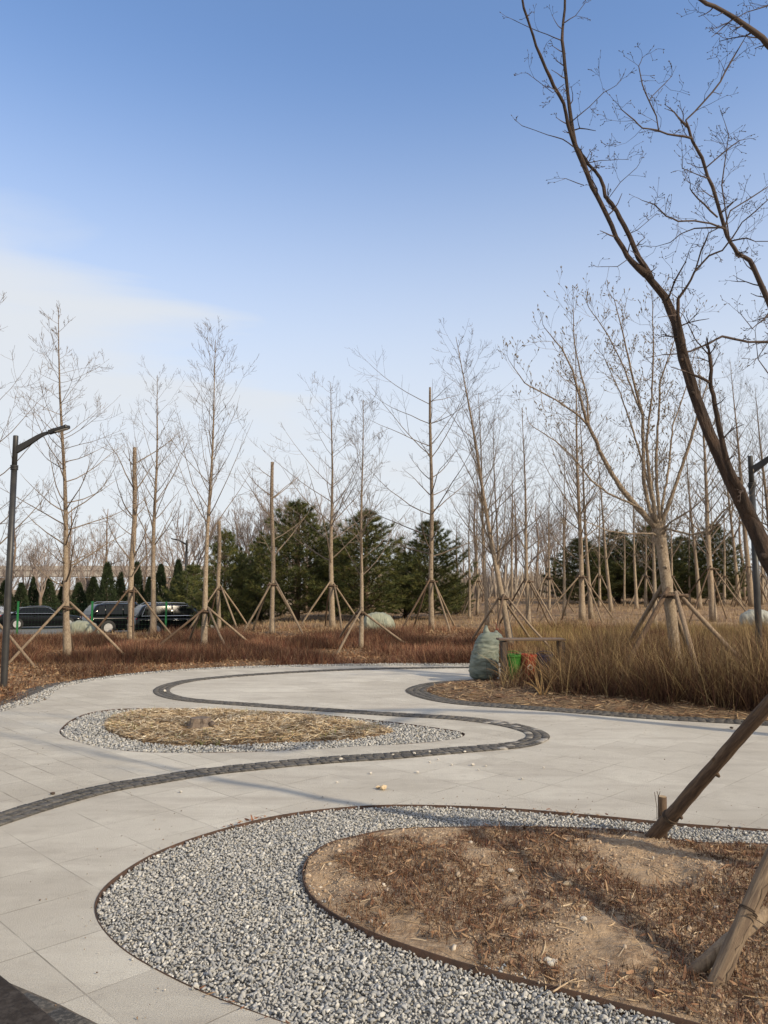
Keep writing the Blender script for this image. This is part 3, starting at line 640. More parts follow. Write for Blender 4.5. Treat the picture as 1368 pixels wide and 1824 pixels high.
def where(desc, u, h=0):
    m_ = min(MARKS, key=lambda q: abs(q[0] - u)); d = u - m_[0]; side = 'directly behind' if abs(d) < 7 else ('just left of' if d < 0 else 'just right of')
    if abs(d) > 22: side = side.replace('just', 'well')
    s_ = f'{desc} {side} {m_[1]}'
    if s_ in _lab: s_ = s_.replace(desc, 'second ' + desc) if 'second ' + s_ not in _lab else s_.replace(desc, 'third ' + desc)
    _lab[s_] = 1; return s_
# further rows on the right, each with its frame
for i, (u, v, vt, w, fr) in enumerate([(850, 1096, 820, 6, 1), (912, 1092, 790, 6, 0), (978, 1093, 850, 6, 1), (1005, 1098, 800, 7, 0), (1068, 1083, 860, 6, 1), (1112, 1080, 850, 5, 0), (1150, 1083, 860, 6, 1),
                                       (1196, 1082, 850, 6, 1), (1228, 1078, 840, 5, 0), (1290, 1080, 830, 6, 1), (1358, 1078, 800, 6, 1), (836, 1104, 860, 6, 0)]):
    random.seed(300 + i)
    r_, b_, p_, q_ = young_tree(where('small bare back row tree', u), u, v, vt, w, b0=.3, spread=.9, whorls=9, angle=45, seed=60 + i, dens=.7, group='small bare trees in the back rows')
    if fr: props(where('small back row pole frame', u), b_, 1.7, 1.3, random.uniform(0, 1), 4, trunk_r=.09, group='pole frames in the back rows')

# ---- background bare trees: a few kinds, copied
def bg_tree(kind, seed):
    random.seed(seed); root = empty('bare_tree', (0, 0, -50)); tm = MB(); cm = MB()
    if kind == 'fan':                # short trunk, fanned crown
        H = 7.0; tm.tube([(0, 0, 0), (.04, 0, .9), (0, .05, 1.9), (.05, 0, 2.6)], [.15, .12, .11, .10], 8, jit=.05)
        for k in range(8):
            a = k * 2.4; e = R(random.uniform(12, 42)); d = Vector((math.cos(a) * math.sin(e), math.sin(a) * math.sin(e), math.cos(e)))
            grow(cm, Vector((0, 0, 1.7 + .13 * k)), d, random.uniform(3.0, 4.6), .05, 3, 4, 6, .35, .09, 5, .006, (4, 6), (.3, .55), (20, 50))
    else:                            # central leader
        H = 8.0; path = [Vector((.08 * math.sin(i), .08 * math.cos(i * 1.3), i)) for i in range(9)]; tm.tube(path, [.15 - .016 * i for i in range(9)], 8, jit=.04)
        for k in range(26):
            t = 1.6 + 6.1 * k / 26; a = k * 2.4; e = R(random.uniform(35, 60)); d = Vector((math.cos(a) * math.sin(e), math.sin(a) * math.sin(e), math.cos(e)))
            grow(cm, path[int(t)].lerp(path[int(t) + 1], t % 1), d, (1 - t / 9.5) * 3.0, .026, 2, 4, 5, .5, .10, 4, .006, (4, 6), (.3, .5), (28, 55))
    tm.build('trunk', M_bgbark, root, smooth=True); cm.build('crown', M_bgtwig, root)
    return root
def copy_tree(o):
    c = o.copy(); C.objects.link(c)
    for ch in [q for q in o.children]:
        d = ch.copy(); C.objects.link(d); d.parent = c
    return c
KF = [bg_tree('fan', 1), bg_tree('fan', 2), bg_tree('lead', 3), bg_tree('lead', 4), bg_tree('fan', 5)]
_usedroot = set()
def put(proto, loc, s, rz, label, cat, group, sz=None):
    o = proto if id(proto) not in _usedroot else copy_tree(proto); _usedroot.add(id(proto))
    o.location = loc; o.rotation_euler = (0, 0, rz); o.scale = (s, s, sz or s); return tag(o, label, cat, group)
def place(protos, rows, label, group, cat='tree'):
    for (u, Y, vt) in rows:
        random.seed(int(u * 7 + Y)); pr = random.choice(protos); p = P(u, 1000, Y); z = float(terrain(p.x, Y)) - .05; top = P(u, vt, Y).z
        s = (top - z) / 7.6; put(pr, (p.x, Y, z), s, random.uniform(0, 6.28), where(label, u), cat, group)
random.seed(5)
place(KF, [(u + random.uniform(-8, 8), random.uniform(56, 74), random.uniform(905, 960)) for u in range(-60, 300, 27)], 'bare tree beyond the car park', 'bare trees beyond the car park')
place([KF[0], KF[1], KF[4]], [(u + random.uniform(-8, 8), random.uniform(46, 58), vt) for u, vt in ((318, 880), (335, 865), (420, 865), (452, 838), (505, 835), (545, 830), (520, 850), (600, 900), (680, 885), (735, 900), (440, 870), (560, 860), (575, 880), (610, 880))], 'reddish bare tree behind the pines', 'bare trees behind the central pines')
place(KF, [(u + random.uniform(-8, 8), random.uniform(50, 95), random.uniform(865, 960)) for u in list(range(815, 1010, 15)) + list(range(1015, 1420, 34))], 'distant grove tree', 'bare trees of the distant grove on the right')
place(KF, [(u + random.uniform(-10, 10), random.uniform(85, 130), random.uniform(975, 1000)) for u in list(range(-90, 800, 30))], 'far skyline tree', 'far off bare trees on the skyline')

# ---- forked magnolia with fat buds
def limbs(root, base, specs, mtl, name='limb', budm=None, twig_len=.22, twig_every=.16, depthv=0, bud=False, up=.3, ncirc=7, seed=0, twmat=None, rm=.0022, tmin=.25, crown='twigs', wsc=1.0):
    random.seed(seed); cm = MB(); bm_ = MB(); lm = MB()
    for sp in specs:
        pts = [(P(u, v, Yq) - base, w * wsc / 2 * Yq / FPX) for (u, v, w, Yq) in sp]
        pp = []; rr = []
        for i in range(len(pts) - 1):
            (a, ra), (b, rb) = pts[i], pts[i + 1]; m = max(2, int((b - a).length / .12))
            for k in range(m):
                t = k / m; wob = Vector((random.gauss(0, 1), random.gauss(0, 1), random.gauss(0, 1))) * min(ra, .02) * .22
                pp.append(a.lerp(b, t) + (wob if (i or k) else Vector())); rr.append((ra + (rb - ra) * t) * random.uniform(.94, 1.07))
        pp.append(pts[-1][0]); rr.append(max(pts[-1][1], .002))
        lm.tube(pp, rr, ncirc if rr[0] > .01 else 5)
        tot = 0
        for i in range(1, len(pp)):
            sg = (pp[i] - pp[i - 1]).length; tot += sg
            if rr[i] > .05: continue
            k = sg / twig_every * (1.0 if rr[i] < .03 else .45)
            while random.random() < k:
                k -= 1; tg = (pp[i] - pp[i - 1]).normalized(); ax = tg.orthogonal(); ax.rotate(Matrix.Rotation(random.uniform(0, 6.28), 3, tg)); d = tg.copy(); d.rotate(Matrix.Rotation(R(random.uniform(35, 80)), 3, ax))
                twig(cm, bm_, pp[i], d, twig_len * random.uniform(.4, 1.5), max(rm, min(.006, rr[i] * .4)), 2, bud, up, rm)
        twig(cm, bm_, pp[-1], (pp[-1] - pp[-2]), twig_len * .8, rr[-1], 2, bud, up, rm)
    lm.build(name, mtl, root, smooth=True); cm.build(crown, twmat or mtl, root)
    if bud: bm_.build('buds', M_bud, root, smooth=True)
def twig(cm, bm_, p, d, L, r, depth, bud, up, rm):
    n = 3 + (L > .2); pts = [p]; d = d.normalized(); rads = [r]
    for i in range(n):
        d = (d + Vector((random.gauss(0, .22), random.gauss(0, .22), random.gauss(0, .2) + up / n))).normalized(); pts.append(pts[-1] + d * L / n); rads.append(max(rm * .7, r * (1 - .6 * (i + 1) / n)))
    cm.tube(pts, rads, 3, cap=False)
    if bud:
        e = pts[-1]; s = random.uniform(.6, 1.1); bm_.tube([e - d * .004, e + d * .016 * s, e + d * .03 * s, e + d * .05 * s], [.003, .009 * s, .008 * s, .001], 5)
    else:
        e = pts[-1]; bm_ is not None and cm.tube([e, e + d * .005, e + d * .012], [rm, rm * 1.9, rm * .4], 4, cap=False)
    if depth > 0:
        for k in range(random.choice((1, 2, 3))):
            i = random.randint(1, n); dd = (d + Vector((random.gauss(0, .75), random.gauss(0, .75), random.gauss(0, .6) + .1))).normalized()
            twig(cm, bm_, pts[i], dd, L * random.uniform(.3, .65), rads[i] * .8, depth - 1, bud, up, rm)
MY = 13.3; mb_ = P(1212, 1228, MY); mb_.z = -.02
mag = empty('forked_magnolia', mb_, 'stout magnolia forking low into many upright budded limbs, standing in the tall brown grass', 'tree')
tk = MB(); tp_ = [(1214, 1232, 26), (1208, 1200, 23), (1203, 1165, 22), (1196, 1100, 22), (1186, 1030, 22), (1179, 975, 22), (1174, 948, 26), (1170, 925, 20)]
trunk_mesh(tk, [P(u, v, MY) - mb_ for u, v, w in tp_], [w * .86 / 2 * MY / FPX for u, v, w in tp_], 16, .02, 4); tk.build('trunk', M_bark, mag, smooth=True)
def L_(pts, y0, y1): n = len(pts) - 1; return [(u, v, w, y0 + (y1 - y0) * i / n) for i, (u, v, w) in enumerate(pts)]
mag_l = [L_([(1170,940,20),(1153,923,17),(1120,886,14),(1090,845,12),(1068,801,10),(1049,760,9),(1034,712,7),(1020,660,5),(1001,622,4),(971,585,2)], MY, 12.7),
 L_([(1049,760,7),(1023,734,5),(990,712,4),(953,693,4),(934,682,3),(916,656,2)], 13.0, 12.2), L_([(1049,760,7),(1046,708,5),(1034,663,4),(1023,611,3),(1021,548,2)], 13, 13.6),
 L_([(1170,935,12),(1157,908,10),(1146,853,10),(1146,790,9),(1144,738,8),(1127,674,6),(1112,604,4),(1094,533,2)], MY, 13.9),
 L_([(1144,738,6),(1135,719,5),(1112,656,4),(1083,596,3),(1049,548,2)], 13.6, 14.4),
 L_([(1172,935,12),(1168,923,10),(1157,853,9),(1151,790,7),(1161,708,5),(1164,622,4),(1162,537,2)], MY, 12.5),
 L_([(1174,938,12),(1174,920,10),(1168,834,8),(1172,760,6),(1176,678,5),(1194,630,3),(1216,556,2)], MY, 12.9),
 L_([(1178,940,14),(1183,920,12),(1202,868,9),(1224,804,8),(1239,756,7),(1246,723,4),(1268,663,2)], MY, 13.0),
 L_([(1160,930,8),(1142,905,6),(1083,879,5),(1053,856,5),(1023,816,4),(990,786,3),(949,760,2)], MY, 12.4),
 L_([(1180,945,8),(1194,931,5),(1231,908,4),(1262,880,3),(1290,850,2)], MY, 12.4), L_([(1180,955,8),(1187,942,6),(1231,953,5),(1257,946,5),(1287,912,4),(1320,886,2)], MY, 12.2),
 L_([(1172,958,7),(1164,950,5),(1120,951,4),(1083,946,3),(1035,925,2)], MY, 12.6), L_([(1170,925,8),(1150,840,6),(1125,760,5),(1105,700,3),(1078,640,2)], MY, 14.6),
 L_([(1175,925,8),(1190,840,6),(1198,760,4),(1222,690,3),(1240,620,2)], MY, 14.4)]
limbs(mag, mb_, mag_l, M_bark, 'limbs', twig_len=.40, twig_every=.10, bud=True, up=.7, seed=3, twmat=M_twig, rm=.003, wsc=.68)
props('stout grey pole frame bracing the forked magnolia', mb_.copy(), 1.62, 1.7, .95, 5, r=.042, trunk_r=.115, dark=(2,), cx=-.12)

# ---- the brown leaning tree at the right edge, near the camera
ly = 4.5; lb = Vector((2.95, 4.45, -.03)); lt = empty('leaning_tree', lb, 'rough brown tree leaning in from the right edge with long forked limbs against the sky', 'tree')
tk = MB(); lp = [(2.95, 4.45, -.03, .088), (2.78, 4.45, .75, .076)]
lpath = [Vector(q[:3]) - lb for q in lp]; lrad = [q[3] for q in lp]
for u, v, w, Yq in [(1440,1130,44,4.45),(1392,1030,40,4.45),(1368,994,37,4.45),(1337,925,33,4.5),(1302,855,28,4.5),(1264,775,25,4.55),(1238,705,23,4.6),(1218,640,21.5,4.6),(1204,575,20,4.65),(1185,530,18,4.7),(1151,489,15,4.7)]:
    lpath.append(P(u, v, Yq) - lb); lrad.append(w * .84 / 2 * Yq / FPX)
rough_tube(tk, lpath, lrad, 44, .15, 3.2, .02, 3)
for (k_, a_, s_) in ((4, 2.6, .4), (6, .2, .5), (8, 2.2, .6), (9, 4.0, .5)):
    q_ = lpath[k_]; d_ = Vector((math.cos(a_), -.6, math.sin(a_) * .4)).normalized(); tk.tube([q_ + d_ * lrad[k_] * .6, q_ + d_ * lrad[k_] * 1.25, q_ + d_ * lrad[k_] * 1.45], [lrad[k_] * .5, lrad[k_] * .34, lrad[k_] * .16], 8, jit=.1)
tk.build('trunk', M_dbark, lt, smooth=True)
ll = [L_([(1151,489,20),(1126,467,15),(1108,442,13),(1090,403,12),(1073,364,11),(1055,332,12),(1037,292,13),(1023,257,13),(1017,214,10),(1011,165,9),(1005,118,9),(1000,71,8),(1003,36,7),(1007,0,6),(1012,-70,4)], 4.7, 5.1),
 L_([(1023,257,10),(1013,221,9),(1004,186,9),(987,153,9),(973,121,8),(955,82,7),(944,46,6),(933,14,6),(920,-60,4)], 4.9, 4.7),
 L_([(1160,497,16),(1149,474,14),(1130,442,13),(1112,403,12),(1098,375,11),(1080,350,10),(1069,317,9),(1048,292,8),(1038,276,6)], 4.68, 4.92),
 L_([(1186,536,6),(1192,528,5),(1203,499,5),(1221,467,3)], 4.68, 4.5),
 L_([(1222,640,17),(1211,600,15),(1208,560,9),(1208,532,8),(1224,511,6),(1237,485,5),(1263,455,5),(1287,446,4),(1304,424,4),(1322,396,3),(1344,378,3),(1372,352,2)], 4.6, 4.3),
 L_([(1237,485,4),(1250,445,4),(1262,415,3),(1288,402,2)], 4.45, 4.4),
 L_([(1345,930,26),(1320,873,18),(1296,825,16),(1287,785,14),(1276,741,12),(1271,704,11),(1265,684,11),(1267,658,9),(1264,632,9)], 4.48, 4.3),
 L_([(1266,683,8),(1246,671,7),(1222,662,4)], 4.35, 4.25), L_([(1264,634,4),(1239,605,3),(1217,561,2)], 4.3, 4.2),
 L_([(1022,262,3),(1003,248,3),(975,240,2),(930,224,1)], 4.85, 4.7), L_([(1000,72,3),(974,62,2),(945,50,2),(914,35,1)], 5, 4.9), L_([(1005,150,2),(985,165,2),(952,140,1)], 5, 4.9),
 L_([(1020,215,3),(1050,190,2),(1075,165,2),(1098,152,1)], 4.9, 5.0), L_([(1047,290,3),(1070,286,2),(1100,284,1),(1117,284,1)], 4.9, 5.1), L_([(1085,352,2),(1105,325,2),(1134,299,1)], 4.8, 4.8),
 L_([(1040,330,2),(1018,322,2),(1008,318,1)], 4.8, 4.7), L_([(1112,420,2),(1135,410,2),(1155,393,1)], 4.75, 4.8), L_([(1118,462,2),(1100,475,2),(1070,475,1)], 4.7, 4.6), L_([(1006,40,3),(1025,28,2),(1040,8,1)], 5.0, 5.1)]
limbs(lt, lb, ll, M_dbark, 'limbs', twig_len=.12, twig_every=.15, seed=11, twmat=M_dtwig, rm=.0014, up=.05, ncirc=9, wsc=.72)

rb = Vector((6.15, 8.1, .05)); rt_ = empty('overhanging_tree', rb, 'dark tree standing outside the right edge whose gnarled boughs reach into the picture', 'tree')
tk = MB(); q0 = [(0, 0, 0, .13), (-.02, .0, .8, .11)]; rp = [Vector(q[:3]) for q in q0]; rr0 = [q[3] for q in q0]
for u, v, w, Yq in [(1730,900,28,8.0),(1700,740,28,7.5),(1650,620,26,6.8),(1580,520,24,6.0)]: rp.append(P(u, v, Yq) - rb); rr0.append(w / 2 * Yq / FPX)
trunk_mesh(tk, rp, rr0, 14, .03, 4); tk.build('trunk', M_dbark, rt_, smooth=True)
rl = [[(1700,745,26,7.5),(1640,745,25,6.7),(1560,745,24,5.9),(1500,735,24,5.2)], [(1580,522,24,6.0),(1560,480,24,5.6),(1540,400,23,5.15)], [(1650,622,16,6.8),(1580,640,15,6.0),(1500,650,13,5.15)],
 L_([(1500,735,24),(1460,720,20),(1405,620,16),(1368,532,13),(1347,489,11),(1336,464,10),(1315,453,9),(1301,432,8),(1290,407,8),(1276,353,8),(1261,314,7),(1251,282,7),(1233,253,6),(1226,228,6),(1208,209,4)], 5.2, 4.9),
 L_([(1540,400,22),(1490,250,18),(1430,150,16),(1368,80,14),(1344,55,12),(1308,30,10),(1272,11,9),(1246,0,8),(1200,-30,6)], 5.2, 4.6),
 L_([(1500,650,11),(1430,620,8),(1368,609,6),(1333,609,5),(1311,605,5),(1287,598,5),(1263,612,4),(1230,625,4),(1211,630,3),(1180,632,2)], 5.2, 4.9),
 L_([(1226,228,5),(1222,214,4),(1254,182,4),(1283,146,4),(1301,111,4),(1324,73,2)], 4.9, 5.0), L_([(1231,246,6),(1219,243,5),(1190,239,4),(1172,232,4),(1144,228,3),(1130,214,3),(1108,196,2)], 4.9, 4.7),
 L_([(1173,232,3),(1169,207,3),(1155,178,3),(1144,150,3),(1138,118,2),(1144,103,1)], 4.8, 4.8), L_([(1156,180,2),(1162,171,2),(1183,150,2),(1197,135,1)], 4.8, 4.9),
 L_([(1292,408,5),(1265,398,4),(1237,394,4),(1208,394,4),(1187,385,3),(1165,364,3),(1144,357,1)], 4.95, 4.7), L_([(1278,387,4),(1254,364,4),(1233,342,3)], 4.95, 4.8),
 L_([(1290,405,4),(1265,405,4),(1237,407,3),(1212,417,2),(1194,432,2),(1169,439,1)], 4.95, 5.1), L_([(1290,407,4),(1301,375,3),(1337,353,3),(1372,330,2)], 4.95, 5.1),
 L_([(1300,430,4),(1330,424,3),(1345,430,2),(1368,430,2)], 4.95, 4.8), L_([(1256,300,3),(1290,270,3),(1318,250,2),(1328,248,1)], 4.9, 5.0), L_([(1262,318,3),(1235,308,2),(1215,300,2),(1216,280,1)], 4.9, 4.8),
 L_([(1430,-10,6),(1368,10,3),(1330,22,2),(1278,50,1)], 4.9, 4.8), L_([(1300,432,3),(1285,330,3),(1298,240,2),(1290,215,1)], 4.95, 5.1), L_([(1385,540,8),(1360,570,3),(1340,585,2),(1320,560,1)], 5, 4.8),
 L_([(1420,600,6),(1385,690,3),(1350,640,2),(1345,590,1)], 5.1, 4.9)]
limbs(rt_, rb, rl, M_dtwig, 'limbs', twig_len=.15, twig_every=.095, seed=12, twmat=M_dtwig, rm=.0015, up=.1, ncirc=9, wsc=.85)
# its two stout props and their ground peg
def log(name, pts, rad, m, label, cat, group=None, n=14, parent=None):
    b = Vector(pts[0]); root = empty(name, b, label, cat, group) if label else parent
    mb = MB(); L = [Vector(p) - b for p in pts]; rough_tube(mb, L, rad, 30, .09, 3, .02, len(pts)); mb.build('pole', m, root, smooth=True)
    return root, b
random.seed(21)
f1 = G(1163, 1492); t1 = P(1440, 1172, 4.55); r1, b1 = log('prop_log', [f1 - (t1 - f1) * .06, f1.lerp(t1, .5), t1 + (t1 - f1) * .05], [.050, .042, .038], M_wooddk, 'dark knotty log propping the leaning tree from beside the ground peg', 'tree prop', 'logs propping the leaning tree')
for t, a in ((.16, 2.0), (.17, -1.0), (.42, -.9), (.45, 2.2), (.62, .4)):
    q = f1.lerp(t1, t) - b1; d = Vector((math.cos(a), -.6, math.sin(a))).normalized(); m = MB(); m.tube([q + d * .030, q + d * .052, q + d * .064], [.018, .013, .007], 7); m.build('knot', M_wooddk, r1, smooth=True)
m = MB()
ax = (t1 - f1).normalized(); a_ = ax.orthogonal().normalized(); b_ = ax.cross(a_); q = f1.lerp(t1, .12) - b1
m.tube([q + (a_ * math.cos(s) + b_ * math.sin(s)) * .051 + ax * (.01 * s / 6) for s in np.linspace(0, 19, 60)], .004, 5); m.build('wire', M_tie, r1)
pk = G(1186, 1493); pg = empty('ground_peg', pk, 'short round peg standing behind the foot of the dark prop log', 'peg')
m = MB(); m.tube([(0, .05, -.05), (0, .05, .14), (.003, .05, .262)], [.031, .031, .030], 12, jit=.03); m.build('post', M_wooddk, pg, smooth=True)
m = MB(); m.lathe([(.027, 0), (.026, .003), (0, .003)], 12, 0, (.003, .05, .262)); m.build('sawn_top', M_cut, pg)
m = MB(); m.tube([(-.02, .0, .1), (-.035, .0, .2), (-.04, .0, .275), (-.05, .0, .31)], .0025, 4); m.tube([(-.04, 0, .275), (-.028, 0, .31)], .002, 4); m.tube([(-.05, .02, 0), (-.048, .02, .2), (-.06, .02, .3)], .0022, 4); m.build('wire', M_tie, pg)
f2 = G(1273, 1762); t2 = P(1520, 1195, 4.15); r2, b2 = log('prop_log', [f2 - (t2 - f2) * .05, f2.lerp(t2, .5), t2 + (t2 - f2) * .08], [.039, .035, .032], mat('cracked log wood', (.175, .125, .083), .9, (.10, .07, .05), 5, (.24, .18, .12), 9, .006, 26, stretch=(7, 7, .7)), 'thick cracked grey brown log rising out of the lower right corner', 'tree prop', 'logs propping the leaning tree')
# crack and wire
m = MB(); ax = (t2 - f2).normalized(); side = Vector((.08, -.99, 0)); side = (side - ax * side.dot(ax)).normalized(); pr = ax.cross(side).normalized()
pts = []; 
for k in range(40):
    t = k / 39; off = .012 * math.sin(k * .9) * .5 + .008 * math.sin(k * 2.3); r_ = .0385 - .005 * t
    dd = (side + pr * (off / .045 + .12 * t)).normalized(); pts.append(f2.lerp(t2, .0 + .8 * t) - b2 + dd * (r_ - .0005))
m.tube(pts, [.0010 + .0026 * abs(math.sin(k * .55 + 1)) for k in range(40)], 5); m.build('crack', M_tie, r2)
m = MB(); a_ = side; b_ = ax.cross(side); q = f2.lerp(t2, .20) - b2
m.tube([q + (a_ * math.cos(s) + b_ * math.sin(s)) * .0395 + ax * (.014 * s / 12.6) for s in np.linspace(0, 12.6, 50)], .0032, 5); e = q + a_ * .041; m.tube([e, e + pr * -.03 + ax * -.02, e + Vector((.05, -.02, -.045))], .003, 4); m.build('wire', M_tie, r2)
f3 = G(1243, 1745); w3 = empty('wooden_wedge', f3, 'split wooden stub lying slanted behind the foot of the cracked log', 'wooden stub')
m = MB(); e1 = G(1228, 1738) - f3; e2 = P(1368, 1622, 3.62) - f3; m.tube([e1 - (e2 - e1) * .1, e1.lerp(e2, .5), e2], [.026, .034, .028], 9, jit=.12); m.build('stub', M_wood, w3, smooth=True)

for r_, ax_ in ((r1, t1 - f1), (r2, t2 - f2)):          # lay the wood grain along the logs
    q_ = Vector((0, 0, 1)).rotation_difference(ax_); M_ = q_.to_matrix().to_4x4()
    for ch in r_.children: ch.data.transform(M_.inverted())
    r_.rotation_mode = 'QUATERNION'; r_.rotation_quaternion = q_
# ------------------------------------------------------------------ conifers
M_needle = mat('pine needles', (.072, .088, .030), .7, (.032, .046, .018), 1.6, (.20, .19, .055), 3, objrand=.2, spec=.25)
M_needle2 = mat('juniper foliage', (.026, .036, .018), .75, (.045, .065, .028), 3, None, 0, objrand=.25, spec=.2)
M_ptrunk = mat('pine bark', (.12, .08, .055), .9, (.07, .045, .03), 8, None, 0, .01, 30)
def tufts(pos, dirs, ln, wd, per, spread):
    n = len(pos); T = n * per; p = np.repeat(pos, per, 0); d = np.repeat(dirs, per, 0) + rng.normal(size=(T, 3)) * spread; d /= np.linalg.norm(d, axis=1)[:, None]
    s = np.cross(d, rng.normal(size=(T, 3))); s /= np.linalg.norm(s, axis=1)[:, None] + 1e-9; L = ln * rng.uniform(.6, 1.2, T)[:, None]; p = p + d * rng.uniform(-.03, .05, (T, 1))
    V = np.stack([p - s * wd * .5, p + s * wd * .5, p + d * L], 1).reshape(-1, 3); return V, np.arange(T * 3).reshape(-1, 3)
def pine(H, Rad, seed, name='pine_tree'):
    """H metres tall, whorled boughs carrying needle tufts, gaps between the boughs"""
    rr = random.Random(seed); root = empty(name, (0, 0, -50)); tm = MB(); path = [Vector((.05 * math.sin(i * 1.7), .05 * math.cos(i * 2.1), H * i / 8)) for i in range(9)]
    tm.tube(path, [.11 * (1 - i / 8.6) + .008 for i in range(9)], 8); pos = []; dr = []
    nw = int(H / .30)
    for k in range(nw):
        t = (k + .3) / nw; z = .25 + t * (H - .45)
        prof = (min(1, .75 + 1.2 * t) if t < .25 else 1.0) * (1 - t ** 1.5) ** .9 + .08
        nb = 7 if t < .8 else 5; a0 = rr.uniform(0, 6.28)
        for b in range(nb):
            a = a0 + b * 2 * math.pi / nb + rr.uniform(-.3, .3); L = Rad * prof * rr.uniform(.62, 1.18)
            rise = .15 + .55 * t + rr.uniform(-.1, .12); p = Vector((0, 0, z)); d = Vector((math.cos(a), math.sin(a), rise)).normalized(); pts = [p]; m = max(3, int(L / .22))
            for i in range(m):
                d = (d + Vector((rr.gauss(0, .07), rr.gauss(0, .07), .07))).normalized(); pts.append(pts[-1] + d * L / m)
            tm.tube(pts, [max(.006, .025 * (1 - i / (m + 1)) * (1 - .5 * t)) for i in range(m + 1)], 4, cap=False)
            for i in range(1, m + 1):
                if i / m < .22: continue
                q = pts[i]; tg = (pts[i] - pts[i - 1]).normalized(); pos.append(q[:]); dr.append((tg + Vector((0, 0, .25)))[:])
                for sgn in (-1, 1):                       # side shoots
                    sd_ = Vector((-tg.y, tg.x, .15)) * sgn; w = L * .34 * (1.1 - i / m) * rr.uniform(.5, 1.2) + .08
                    ns = max(1, int(w / .16))
                    for s_ in range(1, ns + 1):
                        qq = q + (sd_ + tg * .6).normalized() * w * s_ / ns + Vector((0, 0, rr.uniform(-.05, .06))); pos.append(qq[:]); dr.append((sd_ * .5 + tg * .7 + Vector((0, 0, .45)))[:])
    for i in range(6): pos.append((0, 0, H - .08 * i)); dr.append((0, 0, 1))
    tm.build('trunk', M_ptrunk, root, smooth=True)
    V, F = tufts(np.array(pos), np.array(dr), .19, .015, 30, .65); o = npmesh('crown', V, F, M_needle, parent=root)
    return root
PN = [pine(5.0, 1.75, 1), pine(5.0, 1.6, 2), pine(5.0, 1.9, 3)]
def juniper(seed):
    root = empty('juniper_tree', (0, 0, -50)); r2 = np.random.default_rng(seed); n = 2600; t = r2.random(n) ** 1.25; a = r2.uniform(0, 6.28, n)
    lob = 1 + .18 * np.sin(a * 3 + t * 9) + .12 * np.sin(a * 5 - t * 15); rad = .85 * (1 - t) ** .8 * np.minimum(1, .55 + t * 5) * lob * np.sqrt(r2.uniform(.35, 1.0, n)) + .03
    pos = np.stack([np.cos(a) * rad, np.sin(a) * rad, .15 + t * 3.75], 1); d = np.stack([np.cos(a) * .5, np.sin(a) * .5, np.full(n, 1.1)], 1)
    V, F = tufts(pos, d, .19, .03, 7, .4); npmesh('crown', V, F, M_needle2, parent=root); m = MB(); m.tube([(0, 0, 0), (0, 0, 1.2), (0, 0, 3.2)], [.09, .06, .02], 7); m.build('trunk', M_ptrunk, root); return root
JN = [juniper(1), juniper(2)]
def conifers(protos, rows, hh, rad):
    for i, (u, Y, vt, hw, lab, grp) in enumerate(rows):
        p = P(u, 1000, Y); z = float(terrain(p.x, Y)) - .06; H = P(u, vt, Y).z - z; w = hw * Y / FPX
        put(protos[i % len(protos)], (p.x, Y, z), w / rad * (1.3 if protos is PN else 1), i * 1.3, lab if grp is None else where(lab, u), 'conifer', grp, sz=H / hh)
conifers(PN, [
 (400, 36, 945, 52, 'dark pine directly behind the short sawn off trunk', None), (465, 38, 955, 44, 'narrow pine behind the topped trunk with the forked head', None),
 (531, 35, 892, 74, 'tallest pointed pine left of the centre', None), (600, 40, 960, 56, 'pine filling the gap between the two broad central pines', None),
 (652, 34, 908, 88, 'broadest pine behind the lying sack', None), (768, 35.5, 925, 62, 'isolated dense pine behind the straight topped tree', None),
 (722, 38, 985, 52, 'low green pine between the broadest and the isolated pine', None), (810, 40, 1030, 32, 'small low pine at the right foot of the isolated pine', None),
 (345, 43, 1005, 46, 'pine behind the roof of the rightmost parked SUV', None), (430, 44, 985, 44, 'pine standing further back between two front pines', None),
 (1035, 46, 958, 66, 'pine left of the magnolia behind the close pair of trunks', None), (1100, 48, 945, 62, 'pine directly left behind the magnolia trunk', None),
 (1160, 46, 935, 62, 'tall pine hidden behind the fork of the magnolia', None), (1215, 49, 955, 56, 'pine just right of the magnolia trunk', None),
 (1272, 45, 932, 50, 'rightmost pine behind the stout grey tree', None), (1075, 55, 975, 50, 'hazy pine in the gap of the right hand pines', None)], 5.0, 1.75)
conifers(JN, [(u, Y, vt, hw, 'dark pointed juniper', 'junipers behind the car park') for u, Y, vt, hw in
 ((-18, 57, 1040, 26), (12, 58, 1036, 24), (40, 56, 1040, 22), (62, 58, 1030, 18), (88, 57, 1032, 26), (116, 60, 1036, 20), (142, 57, 1040, 24), (168, 58, 1030, 22), (192, 55, 1005, 24), (216, 60, 1022, 18),
  (244, 56, 1004, 22), (268, 60, 1030, 20), (287, 55, 1008, 22), (318, 55, 1000, 22), (440, 60, 1040, 26), (560, 62, 1040, 26))], 3.9, .85)

# ------------------------------------------------------------------ ground cover
def veg(name, V, F, col, k, label, m):
    return tag(npmesh(name, V, F, m, np.repeat(col, k, 0)), label, name.replace('_', ' '), kind='stuff')
M_veg = mat('dry plant stalks', (1, 1, 1), .8, attr='Col', spec=.2)
M_veg.node_tree.nodes['Principled BSDF'].inputs['Transmission Weight'].default_value = 0
def zland(x, y): return terrain(x, y) - .06 + ss(.15, 1.3, pdist(pave_out, x, y)) * .09
